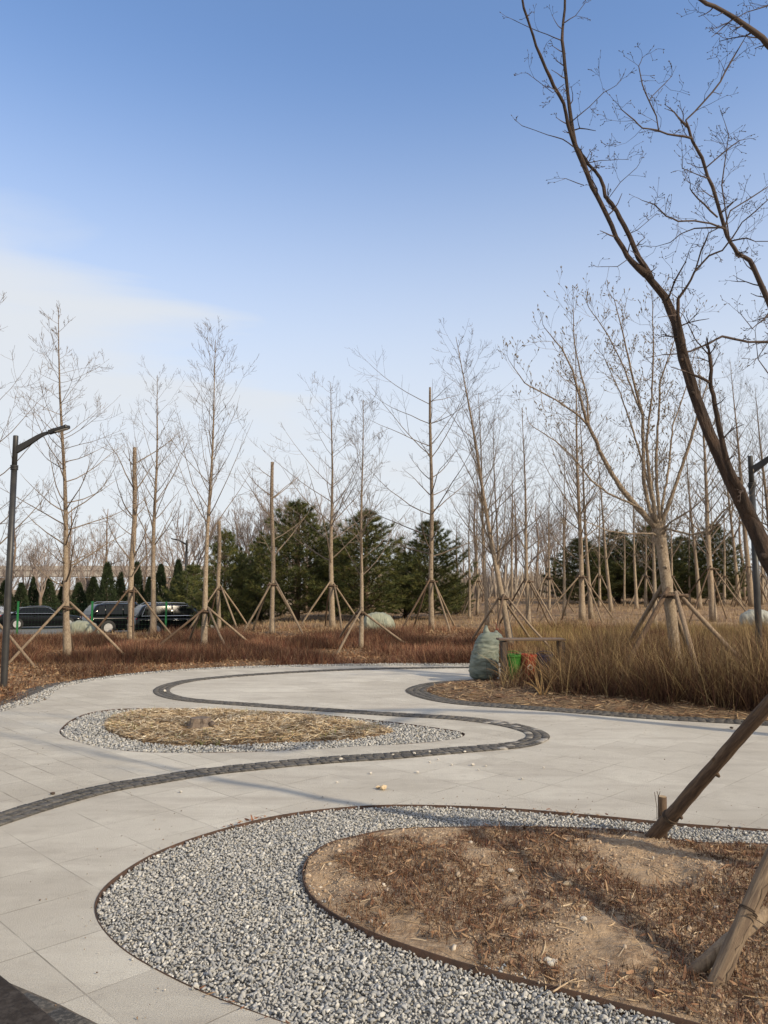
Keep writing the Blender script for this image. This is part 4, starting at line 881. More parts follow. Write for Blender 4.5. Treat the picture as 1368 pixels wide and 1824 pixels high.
# red dead shrubs on the mound beyond the paving
reg = [q for q in far_edge if -16 < q[0] < 12] + [(-12, 8), (-16, 14), (-17, 27), (-6, 27.5), (4, 27), (12, 26)]
x, y = scatter(reg, 330); k = fit_view(x, y) & ~inside(pave_out, x, y) & (pdist(far_edge, x, y, False) > .45); x, y = x[k], y[k]
den = fnoise(x, y, .45, 2) + .35 * fnoise(x, y, 1.6, 9); px_ = 684 + FPX * x / y
rowf = ss(17.2, 18.5, y) * (1 - ss(22.0, 25.5, y)); leftf = ss(-160, 190, px_)
keep = rng.random(x.size) < np.clip((den * 2.2 + .62) * (.10 + .90 * leftf) * (.12 + .88 * rowf), .015, 1); x, y = x[keep], y[keep]; den = den[keep]
def clump(x, y, z, per, h, hv, w, lean, sx, cols, colv=.2, seg=2, curl=.3):
    n = len(x); X = np.repeat(x, per) + rng.normal(size=n * per) * sx; Y = np.repeat(y, per) + rng.normal(size=n * per) * sx; Z = np.repeat(z, per); H = np.repeat(h, per) * rng.uniform(1 - hv, 1 + hv, n * per)
    V, F, kk = blades(np.stack([X, Y, Z - .02], 1), H, np.full(n * per, w), rng.uniform(.05, lean, n * per), seg, curl)
    ci = np.repeat(rng.integers(0, len(cols), n), per); mixi = rng.random(n * per) < .3; ci = np.where(mixi, rng.integers(0, len(cols), n * per), ci)
    c = np.array(cols)[ci] * rng.uniform(1 - colv, 1 + colv, n * per)[:, None]; return V, F, c, kk
red = [(.115, .042, .028), (.085, .032, .022), (.15, .062, .036), (.07, .038, .027), (.30, .18, .10), (.16, .07, .042), (.22, .15, .10)]
V, F, c, kk = clump(x, y, zland(x, y), 16, np.clip(.19 + .24 * den, .07, .42) , .7, .0065, .95, .11, red, .5, 3, .6); pz_ = np.repeat(np.repeat(fnoise(x, y, .9, 77), 16), 1); c = c * np.clip(.85 + 1.1 * pz_, .45, 1.7)[:, None]; veg('dead_shrubs', V, F, c, kk, 'low dead shrubs with dark red brown twigs on the mound beyond the paving', M_veg)
# dry grass and leaf litter between
reg2 = reg; x, y = scatter(reg2, 60); k = fit_view(x, y) & ~inside(pave_out, x, y) & (pdist(far_edge, x, y, False) > .3); x, y = x[k], y[k]
V, F, c, kk = clump(x, y, zland(x, y), 8, rng.uniform(.03, .13, x.size), .6, .010, .98, .14, [(.29, .16, .075), (.21, .115, .058), (.38, .27, .155), (.13, .07, .04), (.27, .13, .06), (.17, .11, .07)], .3, 1)
veg('dry_tufts', V, F, c, kk, 'low dry tufts between the dead shrubs on the mound', M_veg)
LIT = (reg,)
# straw coloured grass on the rise farther back
X = rng.uniform(-12, 60, 42000); Y = 25 + 70 * rng.random(42000) ** 1.6; k = fit_view(X, Y, 40) & ~((X < -6.3) & (Y > 33.5)); X, Y = X[k], Y[k]
V, F, c, kk = clump(X, Y, terrain(X, Y) + .02, 4, rng.uniform(.08, .26, X.size), .4, .022, .9, .2, [(.36, .26, .15), (.29, .20, .115), (.22, .14, .08), (.40, .31, .19)], .2, 1)
veg('dry_grass', V, F, c, kk, 'straw coloured dry grass under the tree rows at the back', M_veg)
# tall brown and olive grass on the island and behind it
gp = [G0(*q) for q in [(893,1236),(905,1240),(960,1245),(1020,1247),(1100,1252),(1200,1262),(1300,1270),(1500,1288),(2000,1320)]] + [G0(*q) for q in [(2200,1180),(1500,1196),(1150,1200),(1000,1203),(940,1206),(893,1216)]]
x, y = scatter(gp, 95); k = fit_view(x, y, 60); x, y = x[k], y[k]; zz = z_isl(x, y); uu = 684 + FPX * x / y
thin = np.where((uu < 962) & (y < 14.35), .5, 1.) * (.45 + .55 * ss(930, 1000, uu)) * np.clip(.8 + 1.1 * fnoise(x, y, 1.1, 31), .25, 1); kp = rng.random(x.size) < thin; x, y, zz, uu = x[kp], y[kp], zz[kp], uu[kp]
hh = (.80 + .42 * fnoise(x, y, 1.3, 4)) * (.60 + .42 * ss(900, 1150, uu))
V, F, c, kk = clump(x, y, zz, 22, hh, .55, .006, .6, .10, [(.145, .092, .045), (.11, .064, .036), (.22, .155, .075), (.12, .06, .036), (.09, .05, .034), (.36, .27, .14)], .35, 3, .7)
veg('tall_grass', V, F, c, kk, 'tall thin brown and olive stems standing behind the right side of the paving', M_veg)
V, F, c, kk = clump(x, y, zz, 24, hh * .58, .4, .008, .75, .10, [(.085, .040, .028), (.11, .055, .036), (.065, .034, .026), (.15, .085, .05)], .3, 2, .5)
veg('undergrowth', V, F, c, kk, 'dark red brown twiggy undergrowth at the foot of the tall grass', M_veg)
x = rng.uniform(2.6, 16, 5200); y = rng.uniform(17.6, 25, 5200); k = fit_view(x, y, 60) & (x / y > .16); x, y = x[k], y[k]
V, F, c, kk = clump(x, y, zland(x, y), 14, .34 + .30 * fnoise(x, y, .8, 8), .5, .010, .6, .14, [(.29, .215, .085), (.25, .165, .08), (.32, .25, .11), (.20, .115, .06)], .3, 2, .6)
veg('yellow_grass', V, F, c, kk, 'yellowish grass beyond the tall brown stems on the right', M_veg)
# individual arching golden plants in front of the bins
for i, (u, v, n_, hgt, lab) in enumerate([(1000, 1240, 16, .95, 'golden arching stems standing free in front of the tall grass right of the bins'), (915, 1222, 14, .75, 'thin stems in front of the green bin'), (965, 1245, 12, .6, 'low arching stems between the red bin and the golden clump')]):
    b = G(u, v); b.z = .06; random.seed(i); m = MB()
    for k in range(n_):
        a = random.uniform(0, 6.28); r_ = random.uniform(0, .06); pt = Vector((math.cos(a) * r_, math.sin(a) * r_, 0)); d = Vector((math.cos(a) * .25 - (.3 if k % 2 else -.1), math.sin(a) * .25, 1)).normalized(); pts = [pt]; L = hgt * random.uniform(.6, 1.15)
        for s in range(6): d = (d + Vector((d.x * .12, d.y * .12, -.05)) + Vector((random.gauss(0, .05),) * 3)).normalized(); pts.append(pts[-1] + d * L / 6)
        m.tube(pts, [.0075 * (1 - s / 7.5) for s in range(7)], 4, cap=False)
    o = m.build('grass_clump', mat('golden stems', (.36, .24, .10), .7, (.24, .14, .07), 6)); o.location = b; tag(o, lab, 'plant')
# straw mulch
def strips(x, y, z, ln, wd, cols, name, label, tilt=.25, cv=.2):
    n = len(x); a = rng.uniform(0, 6.28, n); d = np.stack([np.cos(a), np.sin(a), rng.normal(0, tilt, n)], 1); s = np.stack([-np.sin(a), np.cos(a), rng.normal(0, .5, n)], 1); p = np.stack([x, y, z], 1); bend = rng.normal(0, .11, n)[:, None] * s * np.array([1, 1, .2])
    rows = []
    for t, wf in ((-.5, .4), (-.17, 1), (.17, 1), (.5, .3)):
        c = p + d * (ln * t)[:, None] + bend * ((.25 - t * t) * 2 * ln[:, None]); c[:, 2] += .0; rows += [c - s * (wd * wf * .5)[:, None], c + s * (wd * wf * .5)[:, None]]
    V = np.stack(rows, 1).reshape(-1, 3); b = (np.arange(n) * 8)[:, None]; F = np.concatenate([b + [2 * i, 2 * i + 1, 2 * i + 3, 2 * i + 2] for i in range(3)]); col = np.array(cols)[rng.integers(0, len(cols), n)] * rng.uniform(1 - cv, 1 + cv, n)[:, None]
    return veg(name, V, F, col, 8, label, M_veg)
x, y = scatter(reg, 240); k = fit_view(x, y) & ~inside(pave_out, x, y) & (pdist(far_edge, x, y, False) > .22); x, y = x[k], y[k]
strips(x, y, zland(x, y) + rng.uniform(.005, .035, x.size), rng.uniform(.03, .11, x.size), rng.uniform(.010, .030, x.size), [(.25, .14, .07), (.17, .095, .05), (.34, .23, .13), (.10, .055, .034), (.22, .11, .055), (.42, .30, .18)], 'leaf_litter', 'orange brown fallen leaves covering the mound', .35, .3)
x, y = scatter(mid_in, 3000); sp_ = G0(357, 1303); k = np.hypot(x - sp_[0], y - sp_[1] + .12) > .20; x, y = x[k], y[k]; strips(x, y, z_mid(x, y) + rng.uniform(.0, .05, x.size), rng.uniform(.04, .15, x.size), rng.uniform(.003, .008, x.size), [(.60, .50, .34), (.50, .39, .24), (.68, .60, .46), (.36, .26, .15), (.42, .30, .17), (.20, .13, .08)], 'straw_mulch', 'pale cut straw lying over the middle island bed', .22)
x, y = scatter(mid_in, 12); k = pdist(mid_in, x, y) < .45; x, y = x[k], y[k]; V, F, c, kk = clump(x, y, z_mid(x, y), 8, np.full(x.size, .10), .4, .009, .7, .04, [(.16, .18, .05), (.22, .22, .06)], .2); veg('green_sprouts', V, F, c, kk, 'small green sprouts at the rim of the straw bed', M_veg)
x, y = scatter(isl_in, 520, bbox=(-1, 8, 9, 17)); k = fit_view(x, y, 40); x, y = x[k], y[k]; strips(x, y, z_isl(x, y) + rng.uniform(0, .03, x.size), rng.uniform(.06, .22, x.size), rng.uniform(.004, .012, x.size), [(.33, .23, .13), (.24, .15, .085), (.16, .09, .055), (.42, .31, .19), (.12, .07, .045)], 'dead_leaves', 'dead leaves and stalks littering the island in front of the tall grass', .2)
# near bed: dead tufts, twigs, crumbs and stones
x, y = scatter(bed1_in, 1300, bbox=(-1.5, 1.8, 4.2, 6.6)); k = fit_view(x, y, 60); x, y = x[k], y[k]
dn = fnoise(x, y, 1.5, 3) + .55 * fnoise(x, y, 4.2, 6); e_ = pdist(bed1_in, x, y); cr = ss(1.35, 1.0, np.hypot(x - 2.1, y - 2.9)) if False else np.clip(1.25 - np.hypot(x - 1.65, y - 2.95), 0, 1)
k = (dn + cr * 1.1 + .21 > rng.uniform(.0, .28, x.size)) & (e_ > .03); x, y, dn = x[k], y[k], dn[k]; zz = z_soil1(x, y)
V, F, c, kk = clump(x, y, zz, 9, np.full(x.size, .055), .6, .005, .98, .016, [(.095, .05, .030), (.13, .068, .038), (.07, .038, .025), (.19, .11, .06), (.11, .048, .032)], .3, 2, .9); veg('dead_ground_cover', V, F, c, kk, 'withered dark brown ground cover in patches on the bare soil', M_veg)
s_ = rng.random(x.size) < .55; strips(x[s_], y[s_], zz[s_] + rng.uniform(.004, .03, s_.sum()), rng.uniform(.02, .075, s_.sum()), rng.uniform(.003, .011, s_.sum()), [(.19, .105, .06), (.26, .155, .09), (.13, .07, .042), (.33, .22, .13)], 'dead_leaves', 'curled dead leaves among the withered ground cover', .4)
x, y = scatter(bed1_in, 150, bbox=(-1.5, 1.8, 4.2, 6.6)); strips(x, y, z_soil1(x, y) + .006, rng.uniform(.04, .16, x.size), rng.uniform(.002, .005, x.size), [(.42, .31, .19), (.30, .21, .12), (.5, .4, .27)], 'dry_stalks', 'thin dry stalks scattered on the bare soil', .12)
x, y = scatter(bed1_in, 1500, bbox=(-1.5, 1.8, 4.2, 6.6)); k = fit_view(x, y, 60) & (fnoise(x, y, 2.3, 15) > -.15); x, y = x[k], y[k]
def crumbs(x, y, z, size, pal, name, label):
    n = len(x); T, F0 = ico(1); V = T[None] * (1 + rng.uniform(-.25, .25, (n, len(T), 1))) * (np.stack([rng.uniform(.8, 1.4, n), rng.uniform(.7, 1.1, n), rng.uniform(.5, .8, n)], 1) * size[:, None])[:, None, :]
    V = np.einsum('nij,nkj->nki', rotm(n), V); V += np.stack([x, y, z], 1)[:, None]; col = np.array(pal)[rng.integers(0, len(pal), n)] * rng.uniform(.85, 1.15, n)[:, None]; F = (F0[None] + (np.arange(n) * len(T))[:, None, None]).reshape(-1, 3)
    return tag(npmesh(name, V.reshape(-1, 3), F, M_stone, np.repeat(col, len(T), 0)), label, name.replace('_', ' '), kind='stuff')
crumbs(x, y, z_soil1(x, y), rng.uniform(.002, .009, x.size) * np.where(rng.random(x.size) < .06, 2.2, 1), [(.36, .27, .18), (.30, .22, .145), (.42, .33, .235), (.26, .18, .12)], 'soil_clods', 'crumbs and clods of dry tan soil')
x, y = scatter(bed1_in, 14, bbox=(-1.5, 1.8, 4.2, 6.6)); crumbs(x, y, z_soil1(x, y) + .004, rng.uniform(.006, .015, x.size), [(.46, .40, .32), (.42, .34, .26), (.52, .47, .40), (.45, .33, .23)], 'stray_stones', 'stray pale stones lying on the bare soil')
# leaves caught along the steel edging
q = np.array(bed1_out); q = q[(q[:, 1] > 1.5) & (np.abs(q[:, 0]) < 3)]; i = rng.integers(0, len(q), 260); w_ = fnoise(q[i, 0], q[i, 1], 3, 2) > .12; i = i[w_]
strips(q[i, 0] + rng.normal(0, .012, i.size), q[i, 1] + rng.normal(0, .012, i.size), rng.uniform(.01, .022, i.size), rng.uniform(.02, .06, i.size), rng.uniform(.004, .012, i.size), [(.30, .14, .07), (.38, .24, .12), (.20, .09, .05)], 'edge_leaves', 'scraps of dead leaf caught along the steel edging', .3)
# far thicket on the horizon
n = 22000; Y = rng.uniform(62, 125, n); X = rng.uniform(-.62, .62, n) * Y; zz = terrain(X, Y); k = ~((X < -6) & (Y < 76)); X, Y, zz = X[k], Y[k], zz[k]
V, F, kk = blades(np.stack([X, Y, zz], 1), rng.uniform(1.3, 3.4, X.size), rng.uniform(.05, .16, X.size), rng.uniform(.02, .35, X.size), 2, .3)
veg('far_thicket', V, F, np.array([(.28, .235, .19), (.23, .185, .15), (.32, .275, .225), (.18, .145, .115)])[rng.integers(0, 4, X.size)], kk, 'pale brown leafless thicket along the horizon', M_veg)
# ------------------------------------------------------------------ lamps
M_lamp = mat('dark grey lamp paint', (.030, .030, .031), .45, (.045, .044, .042), 8, None, 0, .0008, 90, metal=.2)
M_lens = mat('lamp lens', (.35, .35, .33), .25)
def lamp(label, base, H, rz, r=.052, group='dark park lamps'):
    root = empty('street_lamp', base, label, 'street lamp', group, rz)
    m = MB(); m.lathe([(r * 1.12, -.05), (r * 1.12, .0), (r * 1.08, H * .4), (r, H * .868)], 18); m.lathe([(r * .88, H * .868), (r * .86, H - .012), (r * .78, H), (0, H)], 18); m.build('pole', M_lamp, root, smooth=True)
    m = MB()
    for k in range(3): m.lathe([(r * .8, H * .862 + k * .03), (r * 1.28, H * .862 + k * .03), (r * 1.28, H * .862 + .02 + k * .03), (r * .8, H * .862 + .02 + k * .03)], 18)
    m.build('collar', M_lamp, root)
    m = MB(); m.lathe([(.15, -.01), (.15, .012), (r * 1.2, .016)], 20)
    for k in range(4):
        a = k * math.pi / 2 + .7; m.lathe([(.014, .01), (.014, .035), (0, .037)], 8, 0, (math.cos(a) * .115, math.sin(a) * .115, 0))
    m.build('base_plate', M_lamp, root)
    # tapered box arm rising outward then levelling
    st = [(r * .6, H - .26, .085, .055), (.24, H - .165, .075, .05), (.44, H - .06, .058, .042), (.56, H - .005, .045, .035), (.66, H + .018, .034, .030)]
    m = MB(); vs = []
    for x, z, h, w in st: vs += [(x, -w / 2, z - h * .75), (x, w / 2, z - h * .75), (x, w / 2, z + h * .75), (x, -w / 2, z + h * .75)]
    m.add(vs, [(i * 4 + j, i * 4 + (j + 1) % 4, i * 4 + 4 + (j + 1) % 4, i * 4 + 4 + j) for i in range(4) for j in range(4)] + [(3, 2, 1, 0), (16, 17, 18, 19)]); m.build('arm', M_lamp, root)
    rot = Matrix.Rotation(R(-13), 3, 'Y'); hd = MB(); hd.box(.755, 0, H + .040, .15, .08, .085, rot=rot, bev=.012); hd.box(.93, 0, H + .080, .29, .13, .066, rot=rot, bev=.012)
    for k in range(5): hd.box(.74 + k * .022, 0, H + .065 + k * .005, .008, .06, .03, rot=rot)
    h = hd.build('lamp_head', M_lamp, root); m = MB(); m.box(.945, 0, H + .046, .22, .10, .006, rot=rot); m.build('lens', M_lens, h)
    return root
b = Vector((-6.58, 13.56, -.03)); Ht = P(28, 776, 13.56).z - b.z
lamp('dark street lamp with a bent arm standing at the left edge of the paving', b, Ht, R(-14))
b = Vector((6.50, 13.5, .0)); Ht = P(1338, 812, 13.5).z; lamp('dark lamp post behind the leaning brown tree at the right edge seen arm end on', b, Ht, R(-62))
def far_lamp(label, u, Y, vt, rz, kz=1.3):
    p = P(u, 1000, Y); z = float(terrain(p.x, Y)); H = P(u, vt, Y).z - z; return lamp(label, (p.x, Y, z), H, rz, .075)
far_lamp('far dark lamp rising behind the parked black SUVs', 332, 47, 962, R(165)); far_lamp('farthest small lamp beyond the car park above the dark junipers', 198, 72, 1000, R(40))

# ------------------------------------------------------------------ green mesh fences
M_green = mat('green fence paint', (.012, .15, .042), .55, (.02, .19, .06), 5)
def mesh_fence(label, x0, x1, y0, y1, z, H, npan, wr=.0035, grid=.075, gz=.2):
    d = Vector((x1 - x0, y1 - y0, 0)); Lt = d.length; M_wire = mat('fence wire', (.016, .055, .028), .6); root = empty('mesh_fence', (x0, y0, z), label, 'fence', None, math.atan2(d.y, d.x)); pl = Lt / npan
    for k in range(npan + 1):
        m = MB(); m.box(k * pl, 0, H / 2, .075, .075, H + .1, bev=.006); m.box(k * pl, 0, H + .06, .085, .085, .02); m.build('post', M_green, root)
    for k in range(npan):
        m = MB(); a = k * pl + .05; e = (k + 1) * pl - .05; nn = int((e - a) / grid)
        for i in range(nn + 1): x = a + (e - a) * i / nn; m.box(x, 0, H / 2 + .03, wr, wr, H - .08)
        for i in range(int(H / gz) + 1): m.box((a + e) / 2, wr, .08 + i * gz * (H - .12) / (int(H / gz) * gz), e - a, wr * 1.3, wr * 1.5)
        m.build('mesh_panel', M_wire if wr < .01 else M_green, root)
    return root
fz = -.80
pa = P(30, 1100, 36.5); pb = P(162, 1100, 36.5); sp = pb.x - pa.x
mesh_fence('green wire mesh fence with square posts between the mound and the parked cars', pa.x - 2 * sp, pa.x + 3 * sp, 36.5, 36.7, fz + .02, 1.85, 5, .0028, .15, .2)
pc = P(85, 1100, 60); pd = P(330, 1100, 60); mesh_fence('brighter green mesh fence on the far side of the car park', pc.x - 12, pd.x, 60, 60, fz, 1.6, 9, .014, .16, .3)

# ------------------------------------------------------------------ cars
M_paint = mat('black car paint', (.003, .003, .004), .14, coat=.2, spec=.25); M_glass = mat('tinted car glass', (.006, .007, .008), .03, spec=.22); M_tyre = mat('tyre rubber', (.02, .02, .02), .85)
M_rim = mat('alloy rim', (.42, .42, .42), .4, metal=.3); M_chrome = mat('chrome trim', (.80, .80, .80), .12, metal=1); M_red = mat('tail lamp red', (.45, .015, .012), .2, coat=1); M_plate = mat('blue number plate', (.02, .07, .32), .4)
M_lampg = mat('headlamp glass', (.55, .57, .6), .08, metal=.5); M_plas = mat('black plastic trim', (.018, .018, .018), .6); M_white = mat('plate lettering white', (.8, .8, .8), .5); M_silver = mat('silver car paint', (.50, .50, .50), .25, metal=.6, coat=1)
def loft(m, secs, mi=0, cap=True):
    n = len(secs[0]); o = []; 
    for s in secs: o += s
    fs = [(i * n + j, i * n + (j + 1) % n, (i + 1) * n + (j + 1) % n, (i + 1) * n + j) for i in range(len(secs) - 1) for j in range(n)]
    if cap: fs += [tuple(range(n - 1, -1, -1)), tuple(range((len(secs) - 1) * n, len(secs) * n))]
    m.add(o, fs, mi)
def car(label, loc, rz, kind='suv', rails=False, chrome=False, paint=None, L=4.75, group='cars parked behind the fence'):
    root = empty('parked_car', loc, label, 'car', group, rz); paint = paint or M_paint
    if kind == 'suv': W, H, belt, hood, gc = .94, 1.70, 1.05, 1.02, .22; st = [(-.5, .70, .80, .45), (-.495, 1.0, .88, .35), (-.47, belt + .02, .93, .28), (-.25, belt, .94, gc), (.2, belt - .02, .94, gc), (.28, hood, .94, gc), (.42, hood - .10, .91, gc), (.475, hood - .20, .84, .28), (.5, .62, .72, .36)]
    else: W, H, belt, hood, gc = .90, 1.45, .93, .90, .17; st = [(-.5, .70, .76, .42), (-.492, .90, .84, .3), (-.46, belt + .04, .88, .25), (-.28, belt + .03, .90, gc), (.15, belt - .02, .90, gc), (.26, hood, .90, gc), (.42, hood - .12, .87, gc), (.48, hood - .22, .80, .25), (.5, .56, .68, .32)]
    wb = (-.295 * L, .31 * L); wr = .36 if kind == 'suv' else .325
    def sec(x, zt, w, zb):
        h = zt - zb; half = [(w * .55, zt), (w * .86, zt - .025), (w * .965, zt - .10), (w, zt - .28 * h), (w * .985, zt - .62 * h), (w * .97, zb + .08), (w * .90, zb)]
        return [(x, y, z) for y, z in half] + [(x, -y, z) for y, z in reversed(half)]
    m = MB(); xs_ = [s[0] for s in st]; secs = []
    fx = sorted(set(list(np.linspace(-.5, .5, 25)) + xs_))
    for f in fx: secs.append(sec(f * L, float(np.interp(f, xs_, [s[1] for s in st])), float(np.interp(f, xs_, [s[2] for s in st])), float(np.interp(f, xs_, [s[3] for s in st]))))
    loft(m, secs); body = m.build('body', paint, root, smooth=True)
    # cabin
    if kind == 'suv': cs = [(-.485, belt - .02, belt + .0), (-.44, belt - .02, H - .20), (-.395, belt - .03, H - .05), (-.28, belt - .03, H), (.02, belt - .03, H - .01), (.10, belt - .03, H - .09), (.265, belt - .06, belt - .01)]
    else: cs = [(-.37, belt - .0, belt + .02), (-.24, belt - .03, H - .10), (-.15, belt - .03, H - .01), (.0, belt - .03, H), (.07, belt - .03, H - .07), (.24, belt - .06, belt - .0)]
    def csec(x, z0, z1):
        t = (z1 - z0) / (H - belt); wt = W * (.93 - .17 * min(t, 1)); w0 = W * .95
        half = [(wt * .60, z1), (wt * .90, z1 - .02 * t), (wt, z1 - .07 * t), ((wt + w0) / 2 + .01, (z0 + z1) / 2), (w0, z0)]
        return [(x * L, y, z) for y, z in half] + [(x * L, -y, z) for y, z in reversed(half)]
    m = MB(); cx = [c[0] for c in cs]; loft(m, [csec(f, float(np.interp(f, cx, [c[1] for c in cs])), float(np.interp(f, cx, [c[2] for c in cs]))) for f in np.linspace(cx[0], cx[-1], 26)]); m.build('cabin', paint, root, smooth=True)
    def sy(z): t = (z - belt) / (H - belt); return W * (.95 - .19 * t) + .018
    for s in (-1, 1):
        if kind == 'suv': panes = [[(-.435, belt + .05), (-.33, belt + .05), (-.33, H - .12), (-.39, H - .16)], [(-.32, belt + .05), (-.13, belt + .04), (-.13, H - .10), (-.32, H - .11)], [(-.115, belt + .04), (.17, belt + .03), (.085, H - .18), (.03, H - .11), (-.115, H - .10)]]
        else: panes = [[(-.30, belt + .06), (-.11, belt + .04), (-.11, H - .09), (-.20, H - .13)], [(-.095, belt + .04), (.16, belt + .03), (.06, H - .14), (.01, H - .09), (-.095, H - .09)]]
        for pn in panes:
            q = [(x * L, s * sy(z), z) for x, z in pn]; q2 = [(x, y - s * .012, z) for x, y, z in q]; k = len(q); m = MB()
            m.add(q + q2, [tuple(range(k)), tuple(range(2 * k - 1, k - 1, -1))] + [(i, (i + 1) % k, k + (i + 1) % k, k + i) for i in range(k)]); m.build('side_window', M_glass, root)
        if chrome or kind == 'sedan':
            m = MB(); zb = belt + .035; x0, x1 = (-.44, .175) if kind == 'suv' else (-.31, .165); m.tube([(x0 * L, s * (sy(zb) + .004), zb + .01), (0, s * (sy(zb) + .004), zb), (x1 * L, s * (sy(zb) + .002), zb - .015)], .012, 5)
            m.tube([(x0 * L, s * (sy(zb) + .004), zb), (x0 * .9 * L, s * sy(H - .13), H - .13), (-.1 * L, s * sy(H - .075), H - .075), (.03 * L, s * sy(H - .09), H - .09), (x1 * .5 * L, s * sy(H - .17), H - .17), (x1 * L, s * sy(zb), zb)], .011, 5); m.build('window_trim', M_chrome, root)
        for wx in wb:
            m = MB(); m.lathe([(wr * 1.13, -.02), (wr * 1.13, .015), (wr * .9, .02)], 26, 0, (wx, s * (W - .02), wr), 'y'); m.build('wheel_arch', M_plas, root)
            m = MB(); m.lathe([(wr * .62, .0), (wr * .97, -.0), (wr, .03), (wr, .17), (wr * .97, .2), (wr * .62, .2)], 28, 0, (wx, s * W + (-.185 if s > 0 else -.015), wr), 'y')
            ty = m.build('wheel', M_tyre, root, smooth=True); m = MB(); yf = s * (W + .004)
            for k in range(7):
                a = k * 2 * math.pi / 7; c_, s_ = math.cos(a), math.sin(a); m.tube([(wx + c_ * .05, yf, wr + s_ * .05), (wx + c_ * wr * .64, yf, wr + s_ * wr * .64)], [.020, .030], 4)
            m.lathe([(wr * .60, -.012), (wr * .67, -.012), (wr * .67, .012), (wr * .60, .012)], 26, 0, (wx, yf, wr), 'y'); m.lathe([(0, -.02), (.06, -.02), (.06, .02), (0, .02)], 12, 0, (wx, yf, wr), 'y'); m.build('rim', M_rim, ty)
        m = MB(); m.box(-.487 * L, s * W * .70, .93 if kind == 'suv' else .82, .10, W * .42, .13, bev=.03); m.build('tail_lamp', M_red, root, smooth=False)
        m = MB(); m.box(.462 * L, s * W * .72, .74 if kind == 'suv' else .66, .16, W * .34, .12, bev=.03); m.build('head_lamp', M_lampg, root)
        m = MB(); m.box(.175 * L, s * (W + .07), belt + .06, .12, .20, .13, bev=.03); m.build('wing_mirror', paint, root)
        for dx in (-.09, .14):
            m = MB(); m.tube([(dx * L - .09, s * (W + .012), belt - .14), (dx * L, s * (W + .03), belt - .135), (dx * L + .09, s * (W + .012), belt - .14)], .014, 6); m.build('door_handle', M_chrome if chrome else paint, root)
        if rails:
            m = MB(); m.tube([(-.37 * L, s * W * .70, H - .03), (-.33 * L, s * W * .70, H + .05), (-.1 * L, s * W * .70, H + .06), (.02 * L, s * W * .70, H + .03), (.05 * L, s * W * .70, H - .03)], .022, 6); m.build('roof_rail', M_chrome, root)
    z1, x1 = ((H - .24), -.435) if kind == 'suv' else (H - .16, -.25); z0, x0 = (belt + .03, -.487) if kind == 'suv' else (belt + .05, -.36)
    m = MB(); q = [(x0 * L - .012, -W * .74, z0), (x0 * L - .012, W * .74, z0), (x1 * L - .014, W * .66, z1), (x1 * L - .014, -W * .66, z1)]; m.add(q + [(x + .02, y, z) for x, y, z in q], [(3, 2, 1, 0), (4, 5, 6, 7), (0, 1, 5, 4), (1, 2, 6, 5), (2, 3, 7, 6), (3, 0, 4, 7)]); m.build('rear_window', M_glass, root)
    zw = belt + .03; m = MB(); q = [(.245 * L, -W * .76, zw), (.245 * L, W * .76, zw), (.11 * L, W * .64, H - .115), (.11 * L, -W * .64, H - .115)]; m.add(q + [(x + .03, y, z + .02) for x, y, z in q], [(3, 2, 1, 0), (4, 5, 6, 7), (0, 1, 5, 4), (1, 2, 6, 5), (2, 3, 7, 6), (3, 0, 4, 7)]); m.build('windscreen', M_glass, root)
    m = MB(); m.box(-.502 * L, 0, .62, .02, .44, .14); pl = m.build('number_plate', M_plate, root)
    m = MB(); m.box(-.495 * L, 0, .38, .12, W * 1.5, .16, bev=.04); m.box(.49 * L, 0, .36, .12, W * 1.4, .16, bev=.04); m.build('bumper', M_plas, root)
    m = MB(); m.box(0, 0, .26, L * .80, W * 1.7, .14); m.build('underbody', M_plas, root)
    return root
lz = -.765
def cp(u, Y): return (P(u, 1100, Y).x, Y, lz)
car('black saloon car seen through the green mesh fence', cp(76, 49.5), R(24), 'sedan', L=4.9)
car('dark saloon cut off by the left picture edge with only its red tail showing', cp(-35, 51.5), R(195), 'sedan', paint=M_silver)
car('black SUV with silver roof rails behind the topped trunk', cp(228, 44.5), R(38), 'suv', rails=True, L=4.8)
car('big black SUV with a chrome window line parked rightmost', cp(318, 42.0), R(33), 'suv', rails=True, chrome=True, L=5.05)

